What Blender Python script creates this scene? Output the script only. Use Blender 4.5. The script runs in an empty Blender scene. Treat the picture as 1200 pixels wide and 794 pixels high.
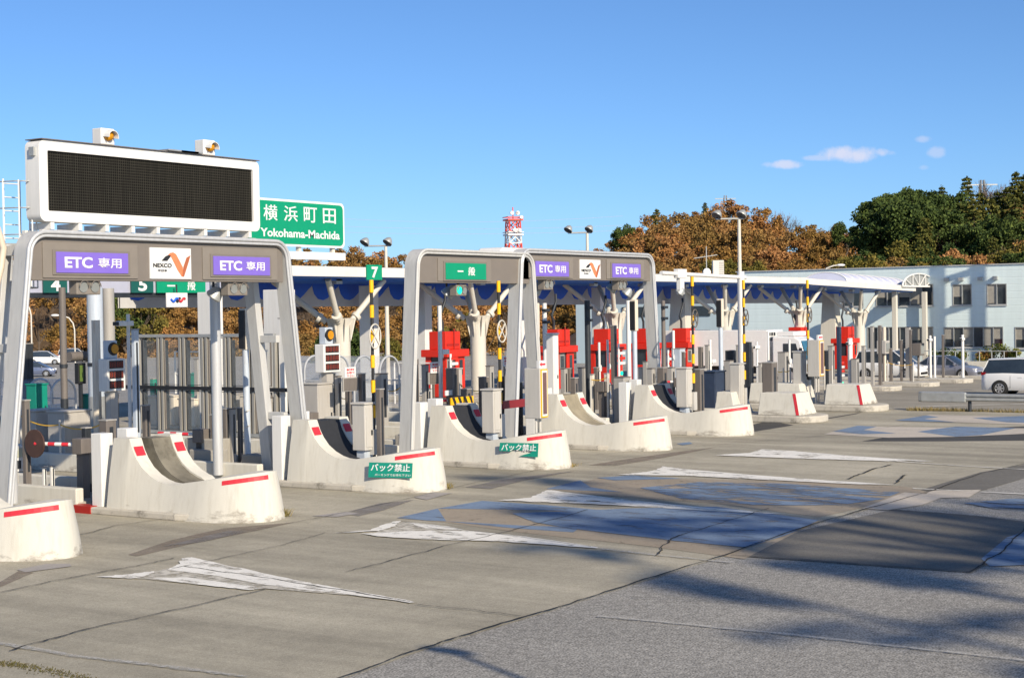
import bpy, bmesh, math, random
from mathutils import Vector, Matrix, Euler
R = math.radians
sc = bpy.context.scene
random.seed(7)

# ------------------------------------------------------------------ camera
# World axes: X runs along the row of toll islands (away to the right), Y into the toll gates, Z up.
FOCAL = 1824.3            # in units of the 1200 px wide photograph
YAW, PITCH, ROLL = R(33.562), R(-1.0796), R(-0.925)
CAM = Vector((0, 0, 4.25))
Fv = Vector((math.cos(YAW)*math.cos(PITCH), math.sin(YAW)*math.cos(PITCH), math.sin(PITCH)))
r0 = Vector((math.sin(YAW), -math.cos(YAW), 0)); u0 = r0.cross(Fv)
Rv = math.cos(ROLL)*r0 + math.sin(ROLL)*u0
Uv = -math.sin(ROLL)*r0 + math.cos(ROLL)*u0
cd = bpy.data.cameras.new('camera'); cam = bpy.data.objects.new('camera', cd)
sc.collection.objects.link(cam)
M3 = Matrix((Rv, Uv, -Fv)).transposed()
cam.matrix_world = Matrix.Translation(CAM) @ M3.to_4x4()
cd.sensor_width = 36; cd.lens = FOCAL*36/1200; cd.clip_end = 5000; cd.clip_start = .1
sc.camera = cam

# ------------------------------------------------------------------ light
SUN_EL = R(28.0)
SUN_H = Vector((-.43, -.90)).normalized()          # horizontal direction towards the sun
SUN_D = Vector((SUN_H.x*math.cos(SUN_EL), SUN_H.y*math.cos(SUN_EL), math.sin(SUN_EL)))
sl = bpy.data.lights.new('sun', 'SUN'); sl.energy = 3.0; sl.angle = R(.65); sl.color = (1, .87, .68)
so = bpy.data.objects.new('sun', sl); sc.collection.objects.link(so)
so.rotation_euler = SUN_D.to_track_quat('Z', 'Y').to_euler(); so.location = (0, 0, 60)
W = bpy.data.worlds.new('World'); sc.world = W; W.use_nodes = True
sc.view_settings.view_transform = 'Standard'; sc.view_settings.look = 'None'
sc.view_settings.exposure = 1.0; sc.view_settings.gamma = 1; sc.view_settings.use_curve_mapping = False
def ray(px, py): return Fv + Rv*((px-600)/FOCAL) + Uv*((397-py)/FOCAL)

def build_world():
    nt = W.node_tree; nt.nodes.clear(); N = nt.nodes.new; L = nt.links.new
    out = N('ShaderNodeOutputWorld'); bg = N('ShaderNodeBackground'); bg.inputs['Strength'].default_value = .07
    sky = N('ShaderNodeTexSky'); sky.sky_type = 'NISHITA'; sky.sun_disc = False
    sky.sun_elevation = SUN_EL; sky.sun_rotation = math.atan2(SUN_H.x, SUN_H.y)
    sky.altitude = 50; sky.air_density = .68; sky.dust_density = .6; sky.ozone_density = 7
    tc = N('ShaderNodeTexCoord'); noise = N('ShaderNodeTexNoise'); noise.inputs['Scale'].default_value = 60
    noise.inputs['Detail'].default_value = 5; noise.inputs['Roughness'].default_value = .62
    L(tc.outputs['Generated'], noise.inputs['Vector'])
    acc = None
    for px, py, wx, wy, k in ((998, 181, 42, 11, 1.0), (1035, 179, 16, 6, .8), (918, 193, 24, 6, .85), (1082, 163, 11, 5, .45), (1097, 179, 11, 8, .45), (1083, 196, 7, 4, .3), (960, 185, 22, 4, .5)):
        c = ray(px, py).normalized(); r = Rv.copy(); u = c.cross(r).normalized(); u = u if u.z > 0 else -u; r = u.cross(c)
        def dot(v, s, off):
            d = N('ShaderNodeVectorMath'); d.operation = 'DOT_PRODUCT'; L(tc.outputs['Generated'], d.inputs[0]); d.inputs[1].default_value = v*s
            return d.outputs['Value']
        a = dot(r, FOCAL/wx, 0); b = dot(u, FOCAL/wy, 0)
        p1 = N('ShaderNodeMath'); p1.operation = 'MULTIPLY'; L(a, p1.inputs[0]); L(a, p1.inputs[1])
        p2 = N('ShaderNodeMath'); p2.operation = 'MULTIPLY'; L(b, p2.inputs[0]); L(b, p2.inputs[1])
        s = N('ShaderNodeMath'); s.operation = 'ADD'; L(p1.outputs[0], s.inputs[0]); L(p2.outputs[0], s.inputs[1])
        nz = N('ShaderNodeMath'); nz.operation = 'MULTIPLY_ADD'; L(noise.outputs['Fac'], nz.inputs[0]); nz.inputs[1].default_value = 2.6; nz.inputs[2].default_value = -1.3
        s2 = N('ShaderNodeMath'); s2.operation = 'SUBTRACT'; L(nz.outputs[0], s2.inputs[0]); L(s.outputs[0], s2.inputs[1])
        mr = N('ShaderNodeMapRange'); mr.interpolation_type = 'SMOOTHSTEP'; L(s2.outputs[0], mr.inputs[0])
        mr.inputs[1].default_value = -1.0; mr.inputs[2].default_value = .1; mr.inputs[3].default_value = 0; mr.inputs[4].default_value = .82*k
        # only on the camera-facing side of the sphere
        f = N('ShaderNodeVectorMath'); f.operation = 'DOT_PRODUCT'; L(tc.outputs['Generated'], f.inputs[0]); f.inputs[1].default_value = c
        g = N('ShaderNodeMath'); g.operation = 'GREATER_THAN'; L(f.outputs['Value'], g.inputs[0]); g.inputs[1].default_value = .9
        m = N('ShaderNodeMath'); m.operation = 'MULTIPLY'; L(mr.outputs[0], m.inputs[0]); L(g.outputs[0], m.inputs[1])
        if acc is None: acc = m.outputs[0]
        else:
            mx = N('ShaderNodeMath'); mx.operation = 'MAXIMUM'; L(acc, mx.inputs[0]); L(m.outputs[0], mx.inputs[1]); acc = mx.outputs[0]
    mix = N('ShaderNodeMix'); mix.data_type = 'RGBA'; L(acc, mix.inputs['Factor'])
    mix.inputs['B'].default_value = (5.6, 5.6, 6.6, 1)
    tint = N('ShaderNodeMix'); tint.data_type = 'RGBA'; tint.blend_type = 'MULTIPLY'; tint.inputs['Factor'].default_value = 1
    L(sky.outputs[0], tint.inputs['A']); tint.inputs['B'].default_value = (.97, 1.03, 1.03, 1); L(tint.outputs['Result'], mix.inputs['A'])
    L(mix.outputs['Result'], bg.inputs['Color']); L(bg.outputs[0], out.inputs[0])
build_world()

# ------------------------------------------------------------------ placing helpers
def G(px, py, z=0.0):
    d = ray(px, py); return CAM + d*((z-CAM.z)/d.z)
def onY(px, py, Y):
    d = ray(px, py); return CAM + d*(Y/d.y)
def onX(px, py, X):
    d = ray(px, py); return CAM + d*(X/d.x)
def onD(px, py, D): return CAM + ray(px, py)*D

# ------------------------------------------------------------------ mesh helpers
class MB:
    def __init__(s): s.v = []; s.f = []; s.m = []
    def add(s, vs, fs, m=0):
        o = len(s.v); s.v += [tuple(v) for v in vs]
        for f in fs: s.f.append(tuple(i+o for i in f)); s.m.append(m)
        return s
    def box(s, x0, x1, y0, y1, z0, z1, m=0, M=None):
        vs = [Vector(p) for p in ((x0,y0,z0),(x1,y0,z0),(x1,y1,z0),(x0,y1,z0),(x0,y0,z1),(x1,y0,z1),(x1,y1,z1),(x0,y1,z1))]
        if M: vs = [M @ v for v in vs]
        return s.add(vs, [(3,2,1,0),(4,5,6,7),(0,1,5,4),(1,2,6,5),(2,3,7,6),(3,0,4,7)], m)
    def bar(s, a, b, w, h, m=0):
        a = Vector(a); b = Vector(b); d = (b-a); l = d.length; q = d.to_track_quat('X', 'Z').to_matrix().to_4x4()
        return s.box(0, l, -w/2, w/2, -h/2, h/2, m, Matrix.Translation(a) @ q)
    def cyl(s, a, b, r, r2=None, n=12, m=0, caps=True):
        a = Vector(a); b = Vector(b); r2 = r if r2 is None else r2
        q = (b-a).to_track_quat('Z', 'X').to_matrix(); vs = []
        for p, rr in ((a, r), (b, r2)):
            for i in range(n):
                t = 2*math.pi*i/n; vs.append(p + q @ Vector((rr*math.cos(t), rr*math.sin(t), 0)))
        fs = [(i, (i+1) % n, n+(i+1) % n, n+i) for i in range(n)]
        if caps: fs += [tuple(range(n-1, -1, -1)), tuple(range(n, 2*n))]
        return s.add(vs, fs, m)
    def tube(s, pts, r, n=8, m=0, closed=False):
        P = [Vector(p) for p in pts]; k = len(P); vs = []; up = None
        for i, p in enumerate(P):
            a = P[i-1] if (i or closed) else p; b = P[(i+1) % k] if (i < k-1 or closed) else p
            t = (b-a).normalized()
            if up is None:
                up = t.orthogonal().normalized()
            up = (up - t*up.dot(t)).normalized(); w = t.cross(up)
            for j in range(n):
                g = 2*math.pi*j/n; vs.append(p + up*(r*math.cos(g)) + w*(r*math.sin(g)))
        fs = []
        for i in range(k if closed else k-1):
            A = i*n; B = ((i+1) % k)*n
            fs += [(A+j, A+(j+1) % n, B+(j+1) % n, B+j) for j in range(n)]
        if not closed: fs += [tuple(range(n-1, -1, -1)), tuple(range((k-1)*n, k*n))]
        return s.add(vs, fs, m)
    def prism(s, poly, off, m=0):
        P = [Vector(p) for p in poly]; o = Vector(off); n = len(P)
        return s.add(P + [p+o for p in P], [tuple(range(n-1, -1, -1)), tuple(range(n, 2*n))] + [(i, (i+1) % n, n+(i+1) % n, n+i) for i in range(n)], m)
    def lathe(s, prof, c=(0,0,0), n=16, m=0):
        c = Vector(c); vs = []; k = len(prof)
        for r, z in prof:
            for i in range(n):
                t = 2*math.pi*i/n; vs.append(c + Vector((r*math.cos(t), r*math.sin(t), z)))
        fs = [(a*n+i, a*n+(i+1) % n, (a+1)*n+(i+1) % n, (a+1)*n+i) for a in range(k-1) for i in range(n)]
        fs += [tuple(range(n-1, -1, -1)), tuple(range((k-1)*n, k*n))]
        return s.add(vs, fs, m)
    def ball(s, c, r, sz=(1,1,1), n=12, m=0):
        prof = [(max(1e-3, math.sin(math.pi*i/8))*r, -math.cos(math.pi*i/8)*r) for i in range(9)]
        o = len(s.v); s.lathe(prof, (0,0,0), n, m); c = Vector(c)
        for i in range(o, len(s.v)):
            v = s.v[i]; s.v[i] = tuple(c + Vector((v[0]*sz[0], v[1]*sz[1], v[2]*sz[2])))
        return s
    def poly(s, pts, m=0): return s.add(pts, [tuple(range(len(pts)))], m)
    def mesh(s, name, mats, smooth=None, recalc=True):
        me = bpy.data.meshes.new(name); me.from_pydata(s.v, [], s.f)
        for mt in (mats if isinstance(mats, (list, tuple)) else [mats]): me.materials.append(mt)
        if len(set(s.m)) > 1: me.polygons.foreach_set('material_index', s.m)
        if recalc:
            bm = bmesh.new(); bm.from_mesh(me); bmesh.ops.recalc_face_normals(bm, faces=bm.faces); bm.to_mesh(me); bm.free()
        if smooth:
            me.polygons.foreach_set('use_smooth', [True]*len(me.polygons)); me.set_sharp_from_angle(angle=R(smooth))
        me.update(); return me
    def build(s, name, mats, parent=None, smooth=None, bevel=0, label=None, recalc=True):
        me = s.mesh(name, mats, smooth, recalc); o = bpy.data.objects.new(name, me); sc.collection.objects.link(o)
        if parent: o.parent = parent
        if bevel:
            b = o.modifiers.new('bevel', 'BEVEL'); b.width = bevel; b.segments = 2; b.limit_method = 'ANGLE'; b.angle_limit = R(40)
        if label: o['label'] = label
        return o
def tag(o, label, cat, group=None):
    o['label'] = label; o['category'] = cat
    if group: o['group'] = group
    return o
def thing(name, label, cat, loc=(0,0,0), rz=0, group=None):
    o = bpy.data.objects.new(name, None); sc.collection.objects.link(o); o.empty_display_size = .3
    o.location = loc; o.rotation_euler = (0, 0, rz); return tag(o, label, cat, group)
def struct(o): o['kind'] = 'structure'; return o
def kids(o): return [c for c in bpy.data.objects if c.parent == o]
def copy_tree(o, parent=None):
    c = o.copy(); sc.collection.objects.link(c)
    if parent: c.parent = parent
    for ch in kids(o): copy_tree(ch, c)
    return c
def clone(o, loc, rz=None, label=None, s=None):
    c = copy_tree(o); c.location = loc
    if rz is not None: c.rotation_euler = (0, 0, rz)
    if label: c['label'] = label
    if s: c.scale = (s, s, s)
    return c

# ------------------------------------------------------------------ materials
def lin(h):
    h = h.lstrip('#'); o = []
    for i in (0, 2, 4):
        c = int(h[i:i+2], 16)/255; o.append(c/12.92 if c <= .04045 else ((c+.055)/1.055)**2.4)
    return tuple(o)
def shade(c, k): return tuple(max(0, min(1, x*k)) for x in c[:3]) + (1,)
def mat(name, col, rough=.6, metal=0, var=.12, scale=3.0, bump=0, bscale=40, streak=False, dirt=None, dirt_amt=0, spec=.5, coat=0):
    if isinstance(col, str): col = lin(col)
    m = bpy.data.materials.new(name); m.use_nodes = True; nt = m.node_tree; N = nt.nodes.new; L = nt.links.new
    b = nt.nodes['Principled BSDF']; b.inputs['Roughness'].default_value = rough; b.inputs['Metallic'].default_value = metal
    b.inputs['Specular IOR Level'].default_value = spec; b.inputs['Coat Weight'].default_value = coat
    tc = N('ShaderNodeTexCoord'); mp = N('ShaderNodeMapping'); L(tc.outputs['Object'], mp.inputs['Vector'])
    if streak: mp.inputs['Scale'].default_value = (4, 4, .35)
    n = N('ShaderNodeTexNoise'); n.inputs['Scale'].default_value = scale; n.inputs['Detail'].default_value = 6; n.inputs['Roughness'].default_value = .6
    L(mp.outputs[0], n.inputs['Vector'])
    mr = N('ShaderNodeMapRange'); L(n.outputs['Fac'], mr.inputs[0]); mr.inputs[1].default_value = .3; mr.inputs[2].default_value = .7
    mx = N('ShaderNodeMix'); mx.data_type = 'RGBA'; L(mr.outputs[0], mx.inputs['Factor'])
    mx.inputs['A'].default_value = shade(col, 1-var); mx.inputs['B'].default_value = shade(col, 1+var)
    res = mx.outputs['Result']
    if dirt:
        n2 = N('ShaderNodeTexNoise'); n2.inputs['Scale'].default_value = scale*.7; n2.inputs['Detail'].default_value = 9; n2.inputs['Roughness'].default_value = .72
        L(mp.outputs[0], n2.inputs['Vector'])
        m2 = N('ShaderNodeMapRange'); L(n2.outputs['Fac'], m2.inputs[0]); m2.inputs[1].default_value = .52; m2.inputs[2].default_value = .72; m2.inputs[4].default_value = dirt_amt
        mx2 = N('ShaderNodeMix'); mx2.data_type = 'RGBA'; L(m2.outputs[0], mx2.inputs['Factor']); L(res, mx2.inputs['A']); mx2.inputs['B'].default_value = tuple(lin(dirt))+(1,)
        res = mx2.outputs['Result']
    L(res, b.inputs['Base Color'])
    rr = N('ShaderNodeMapRange'); L(n.outputs['Fac'], rr.inputs[0]); rr.inputs[3].default_value = max(.02, rough-.08); rr.inputs[4].default_value = min(1, rough+.1); L(rr.outputs[0], b.inputs['Roughness'])
    if bump:
        nb = N('ShaderNodeTexNoise'); nb.inputs['Scale'].default_value = bscale; nb.inputs['Detail'].default_value = 4; L(tc.outputs['Object'], nb.inputs['Vector'])
        bp = N('ShaderNodeBump'); bp.inputs['Strength'].default_value = bump; bp.inputs['Distance'].default_value = .02; L(nb.outputs['Fac'], bp.inputs['Height']); L(bp.outputs[0], b.inputs['Normal'])
    return m
def emis(name, col, e, base=None):
    m = mat(name, base or col, .35, var=.02); b = m.node_tree.nodes['Principled BSDF']
    b.inputs['Emission Color'].default_value = tuple(lin(col))+(1,); b.inputs['Emission Strength'].default_value = e; return m
def glassy(name, col, alpha=.35, rough=.05):
    m = mat(name, col, rough, var=.05); b = m.node_tree.nodes['Principled BSDF']; b.inputs['Alpha'].default_value = alpha; return m
m = {}
m['concrete'] = mat('island_concrete', (.59,.57,.505), .85, var=.04, scale=2.2, bump=.25, bscale=60, streak=True, dirt='#9a917c', dirt_amt=.3)
def grime(mm, col=(.13,.105,.08), h=.5, amt=.75, sc=3.0):
    """splashed road dirt and tyre scuffs low down on a concrete face, with a ragged outline"""
    nt = mm.node_tree; b = nt.nodes['Principled BSDF']; N = nt.nodes.new; L = nt.links.new
    src = b.inputs['Base Color'].links[0].from_socket; tc = N('ShaderNodeTexCoord'); sp = N('ShaderNodeSeparateXYZ'); L(tc.outputs['Object'], sp.inputs[0])
    oi = N('ShaderNodeObjectInfo'); ad = N('ShaderNodeVectorMath'); ad.operation = 'ADD'; L(tc.outputs['Object'], ad.inputs[0]); L(oi.outputs['Location'], ad.inputs[1])
    mp = N('ShaderNodeMapping'); mp.inputs['Scale'].default_value = (1, .35, 1.4); L(ad.outputs[0], mp.inputs[0])
    n = N('ShaderNodeTexNoise'); n.inputs['Scale'].default_value = sc; n.inputs['Detail'].default_value = 9; n.inputs['Roughness'].default_value = .75; L(mp.outputs[0], n.inputs[0])
    z = N('ShaderNodeMath'); z.operation = 'MULTIPLY_ADD'; L(sp.outputs['Z'], z.inputs[0]); z.inputs[1].default_value = -.36/h; z.inputs[2].default_value = .12
    a = N('ShaderNodeMath'); a.operation = 'ADD'; L(n.outputs['Fac'], a.inputs[0]); L(z.outputs[0], a.inputs[1])
    r = N('ShaderNodeMapRange'); L(a.outputs[0], r.inputs[0]); r.inputs[1].default_value = .53; r.inputs[2].default_value = .70; r.inputs[4].default_value = amt
    x = N('ShaderNodeMix'); x.data_type = 'RGBA'; L(r.outputs[0], x.inputs['Factor']); L(src, x.inputs['A']); x.inputs['B'].default_value = tuple(col)+(1,); L(x.outputs['Result'], b.inputs['Base Color'])
grime(m['concrete'])
m['kerb'] = mat('weathered_kerb', (.47,.44,.38), .9, var=.1, scale=3, bump=.4, bscale=30, dirt='#2f2a24', dirt_amt=.8)
m['deck'] = mat('deck_concrete', (.34,.32,.28), .9, var=.14, scale=1.5, bump=.3, bscale=30)
m['rampdirty'] = mat('dirty_ramp', (.17,.155,.12), .9, var=.3, scale=2.5, dirt='#30281e', dirt_amt=.7, bump=.3)
m['ramptan'] = mat('tan_ramp', (.27,.235,.165), .9, var=.2, scale=2.5, dirt='#6b604a', dirt_amt=.5, bump=.3)
m['rampblack'] = mat('black_ramp', (.018,.02,.025), .75, var=.2, streak=True)
m['red'] = mat('reflector_red', '#c8303c', .5, var=.06)
m['white'] = mat('white_paint', (.72,.715,.69), .45, var=.05, scale=2, streak=True, dirt='#a89d86', dirt_amt=.25)
m['fascia'] = mat('fascia_white', (.68,.66,.62), .5, var=.04, scale=.6, dirt='#b7ac96', dirt_amt=.3)
m['silver'] = mat('silver_steel', (.52,.53,.54), .38, .2, var=.08, streak=True)
m['portal'] = mat('portal_grey', (.5,.5,.485), .5, .05, var=.07, streak=True, dirt='#77726a', dirt_amt=.3)
m['panel'] = mat('portal_panel', (.185,.162,.14), .55, var=.05)
m['panelin'] = mat('portal_panel_inset', (.215,.19,.162), .55, var=.05)
m['purple'] = mat('purple_sign', '#7c66c4', .4, var=.04)
m['green'] = mat('green_sign', '#009068', .4, var=.04)
m['teal'] = mat('teal_plate', '#0a8672', .5, var=.08, dirt='#0b5a4c', dirt_amt=.5)
m['signwhite'] = mat('sign_white', (.72,.72,.71), .4, var=.02)
m['orange'] = mat('logo_orange', '#ea7f55', .5, var=.12, scale=6)
m['brown2'] = mat('logo_brown', '#a8603f', .5, var=.12)
m['ink'] = mat('ink', (.02,.02,.022), .5)
m['led'] = None
m['bollard'] = mat('bollard_brown', (.16,.14,.125), .6, .1, var=.12, streak=True)
m['bollard2'] = mat('bollard_grey', (.36,.345,.32), .6, .05, var=.08, streak=True)
m['dark'] = mat('dark_steel', (.03,.035,.042), .5, .2, var=.2)
m['navy'] = mat('navy_panel', (.025,.04,.075), .5, var=.15)
m['cab'] = mat('cabinet_grey', (.42,.40,.37), .55, var=.06, streak=True)
m['cabw'] = mat('cabinet_cream', (.5,.48,.44), .5, var=.06, streak=True)
m['bluegrey'] = mat('bluegrey_steel', (.5,.56,.63), .45, .1, var=.08, streak=True, dirt='#9a7a58', dirt_amt=.25)
m['rust'] = mat('cream_rusty', (.66,.6,.5), .6, var=.08, streak=True, dirt='#9a6a3c', dirt_amt=.5)
m['yellow'] = mat('yellow', '#f0b400', .5, var=.06)
m['black'] = mat('black', (.015,.015,.016), .5)
m['rope'] = mat('yellow_rope', '#d8a92c', .7)
m['booth'] = mat('booth_red', '#cc2a16', .45, var=.06, scale=1.2, streak=True)
m['boothd'] = mat('booth_red_dark', '#a02015', .5, var=.06)
m['glass'] = mat('dark_glass', (.03,.04,.05), .06, var=.2, spec=.8)
m['clear'] = glassy('clear_glass', (.6,.66,.66), .07)
m['clearv'] = glassy('clear_vault', (.6,.66,.75), .25, .15)
m['alu'] = mat('aluminium', (.36,.345,.31), .45, .3, var=.08, streak=True)
m['blue'] = mat('canopy_blue', '#1f5fd0', .5, var=.06)
m['canopygrey'] = mat('canopy_grey', (.5,.5,.5), .6, var=.05)
m['underside'] = mat('canopy_underside', '#3470c8', .55, var=.08)
m['column'] = mat('column_cream', (.6,.57,.5), .6, var=.05, scale=1.2, streak=True, dirt='#b09f86', dirt_amt=.3)
m['amber'] = mat('amber_lens', '#c98a12', .3, var=.2)
m['tealamp'] = emis('teal_lamp', '#12c8a0', .6)
m['lens'] = mat('lamp_lens', (.22,.23,.22), .25, var=.1)
m['ledred'] = mat('led_red', '#9a3a22', .4)
m['ledgrey'] = mat('led_maroon', '#6e5350', .5, var=.1, scale=20)
m['beige'] = mat('beige_steel', (.6,.52,.42), .5, var=.07, streak=True)
m['galv'] = mat('galvanised', (.40,.41,.40), .45, .4, var=.12, scale=4)
m['rubber'] = mat('rubber', (.02,.02,.02), .85)
m['rim'] = mat('alloy', (.6,.6,.6), .3, .7)
m['carwhite'] = mat('car_white', (.78,.78,.77), .25, var=.01, coat=.6)
m['carsilver'] = mat('car_silver', (.26,.27,.32), .3, .4, var=.02, coat=.6)
m['carblue'] = mat('car_blue', (.13,.16,.25), .3, .3, var=.02, coat=.6)
m['tail'] = mat('tail_lamp', '#8c1218', .2)
m['head'] = mat('head_lamp', (.7,.72,.74), .15)
m['trunkbark'] = mat('bark', (.10,.075,.055), .9, var=.3)
m['bldg'] = None

def led_mat():
    mm = mat('led_matrix', (.022,.021,.018), .75, spec=.12); nt = mm.node_tree; b = nt.nodes['Principled BSDF']; N = nt.nodes.new; L = nt.links.new
    tc = N('ShaderNodeTexCoord'); w = N('ShaderNodeTexWave'); w.inputs['Scale'].default_value = 5.0; w.bands_direction = 'X'; L(tc.outputs['Object'], w.inputs['Vector'])
    w2 = N('ShaderNodeTexWave'); w2.inputs['Scale'].default_value = 5.0; w2.bands_direction = 'Z'; L(tc.outputs['Object'], w2.inputs['Vector'])
    n = N('ShaderNodeTexNoise'); mp = N('ShaderNodeMapping'); mp.inputs['Scale'].default_value = (9, 1, .2); L(tc.outputs['Object'], mp.inputs[0]); L(mp.outputs[0], n.inputs['Vector'])
    n.inputs['Detail'].default_value = 5
    a = N('ShaderNodeMath'); a.operation = 'MAXIMUM'; L(w.outputs['Fac'], a.inputs[0]); L(w2.outputs['Fac'], a.inputs[1])
    p = N('ShaderNodeMath'); p.operation = 'POWER'; L(a.outputs[0], p.inputs[0]); p.inputs[1].default_value = 6
    q = N('ShaderNodeMath'); q.operation = 'MULTIPLY'; L(p.outputs[0], q.inputs[0]); L(n.outputs['Fac'], q.inputs[1])
    mx = N('ShaderNodeMix'); mx.data_type = 'RGBA'; L(q.outputs[0], mx.inputs['Factor']); mx.inputs['A'].default_value = (.004,.004,.0035,1); mx.inputs['B'].default_value = (.075,.07,.055,1)
    L(mx.outputs['Result'], b.inputs['Base Color']); return mm
m['led'] = led_mat()

def ground_mat(name, col, speckle, sp_scale, streak=.1, stain=.15, bump=.5, tint=None):
    mm = mat(name, col, .92, spec=.25); nt = mm.node_tree; b = nt.nodes['Principled BSDF']; N = nt.nodes.new; L = nt.links.new
    tc = N('ShaderNodeTexCoord'); geo = N('ShaderNodeNewGeometry')
    def nz(scale, detail, rough, sc3=(1,1,1)):
        mp = N('ShaderNodeMapping'); mp.inputs['Scale'].default_value = sc3; L(geo.outputs['Position'], mp.inputs[0])
        n = N('ShaderNodeTexNoise'); n.inputs['Scale'].default_value = scale; n.inputs['Detail'].default_value = detail; n.inputs['Roughness'].default_value = rough; L(mp.outputs[0], n.inputs['Vector']); return n.outputs['Fac']
    def rng(x, a, c, lo, hi):
        r = N('ShaderNodeMapRange'); L(x, r.inputs[0]); r.inputs[1].default_value = a; r.inputs[2].default_value = c; r.inputs[3].default_value = lo; r.inputs[4].default_value = hi; return r.outputs[0]
    def mul(x, y):
        q = N('ShaderNodeMath'); q.operation = 'MULTIPLY'; L(x, q.inputs[0]); L(y, q.inputs[1]); return q.outputs[0]
    f = rng(nz(sp_scale, 2, .5), .3, .7, 1-speckle, 1+speckle)
    f = mul(f, rng(nz(1.2, 6, .65, (1, .12, 1)), .3, .7, 1-streak, 1+streak))
    f = mul(f, rng(nz(.22, 5, .6), .3, .7, 1-stain, 1+stain))
    f = mul(f, rng(nz(3.2, 7, .7), .3, .72, 1+stain*.55, 1-stain*.55))
    f = mul(f, rng(nz(.55, 3, .5, (1, .04, 1)), .42, .62, 1+streak*.35, 1-streak*.55))
    f = mul(f, rng(nz(sp_scale*.23, 3, .6), .3, .7, 1-speckle*.45, 1+speckle*.45))
    vm = N('ShaderNodeVectorMath'); vm.operation = 'SCALE'; vm.inputs[0].default_value = col; L(f, vm.inputs['Scale'])
    res = vm.outputs[0]
    if tint:
        mx = N('ShaderNodeMix'); mx.data_type = 'RGBA'; L(rng(nz(.6, 4, .6, (1, .5, 1)), .45, .7, 0, .6), mx.inputs['Factor']); L(res, mx.inputs['A']); mx.inputs['B'].default_value = tuple(tint)+(1,); res = mx.outputs['Result']
    L(res, b.inputs['Base Color'])
    bp = N('ShaderNodeBump'); bp.inputs['Strength'].default_value = bump; bp.inputs['Distance'].default_value = .01
    L(nz(sp_scale*.8, 3, .6), bp.inputs['Height']); L(bp.outputs[0], b.inputs['Normal'])
    return mm
def worn(name, col, wear, scale, soft=.06, sc3=(1,1,1), rough=.8, sp=.1):
    """paint on the road, flaked away in patches (see-through where it is gone)"""
    mm = ground_mat(name, col, sp, 40, .08, .08, .2); nt = mm.node_tree; b = nt.nodes['Principled BSDF']; N = nt.nodes.new; L = nt.links.new
    geo = N('ShaderNodeNewGeometry'); mp = N('ShaderNodeMapping'); mp.inputs['Scale'].default_value = sc3; L(geo.outputs['Position'], mp.inputs[0])
    n = N('ShaderNodeTexNoise'); n.inputs['Scale'].default_value = scale; n.inputs['Detail'].default_value = 9; n.inputs['Roughness'].default_value = .72; L(mp.outputs[0], n.inputs['Vector'])
    r = N('ShaderNodeMapRange'); L(n.outputs['Fac'], r.inputs[0]); r.inputs[1].default_value = wear-soft; r.inputs[2].default_value = wear+soft
    r.inputs[3].default_value = 0; r.inputs[4].default_value = 1; L(r.outputs[0], b.inputs['Alpha']); return mm
m['g_coarse'] = ground_mat('coarse_asphalt', (.285,.275,.252), .6, 36, .06, .10, .8)
m['g_apron'] = ground_mat('worn_apron', (.352,.324,.255), .26, 95, .20, .18, .5)
m['g_dark'] = ground_mat('dark_asphalt', (.155,.147,.13), .22, 60, .12, .10, .6)
m['g_darker'] = ground_mat('fresh_asphalt', (.07,.068,.066), .22, 60, .1, .10, .6)
m['g_road'] = ground_mat('far_road', (.29,.265,.215), .15, 50, .12, .15, .4)
m['g_soil'] = ground_mat('hill_soil', (.10,.065,.035), .4, 3, .2, .3, .5)
m['p_white'] = worn('worn_white_paint', (.76,.74,.68), .415, 3.4, .05, (1, .4, 1))
m['p_faint'] = worn('faint_white_paint', (.46,.45,.42), .50, 14, .16)
m['p_blue'] = worn('worn_blue_paint', (.175,.24,.34), .38, 3, .1, (1, .35, 1))
m['p_blue2'] = worn('flaking_blue_paint', (.175,.24,.34), .48, 2.6, .05, (1, .3, 1))
m['p_tan'] = worn('worn_tan_paint', (.33,.28,.215), .33, 3, .1)
m['p_pale'] = worn('pale_paint', (.50,.45,.385), .30, 3, .1)
m['p_lav'] = worn('lavender_strip', (.23,.215,.205), .42, 1.5, .22)
m['p_pinkgrey'] = worn('brown_strip', (.255,.215,.175), .44, 1.5, .22)
m['p_worn'] = worn('worn_paint_ghost', (.56,.53,.46), .455, 4, .12)
m['p_palegrey'] = worn('pale_strip', (.33,.31,.29), .30, 2, .1)
m['crack'] = worn('tar_crack', (.03,.028,.025), .40, 6, .08)

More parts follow.
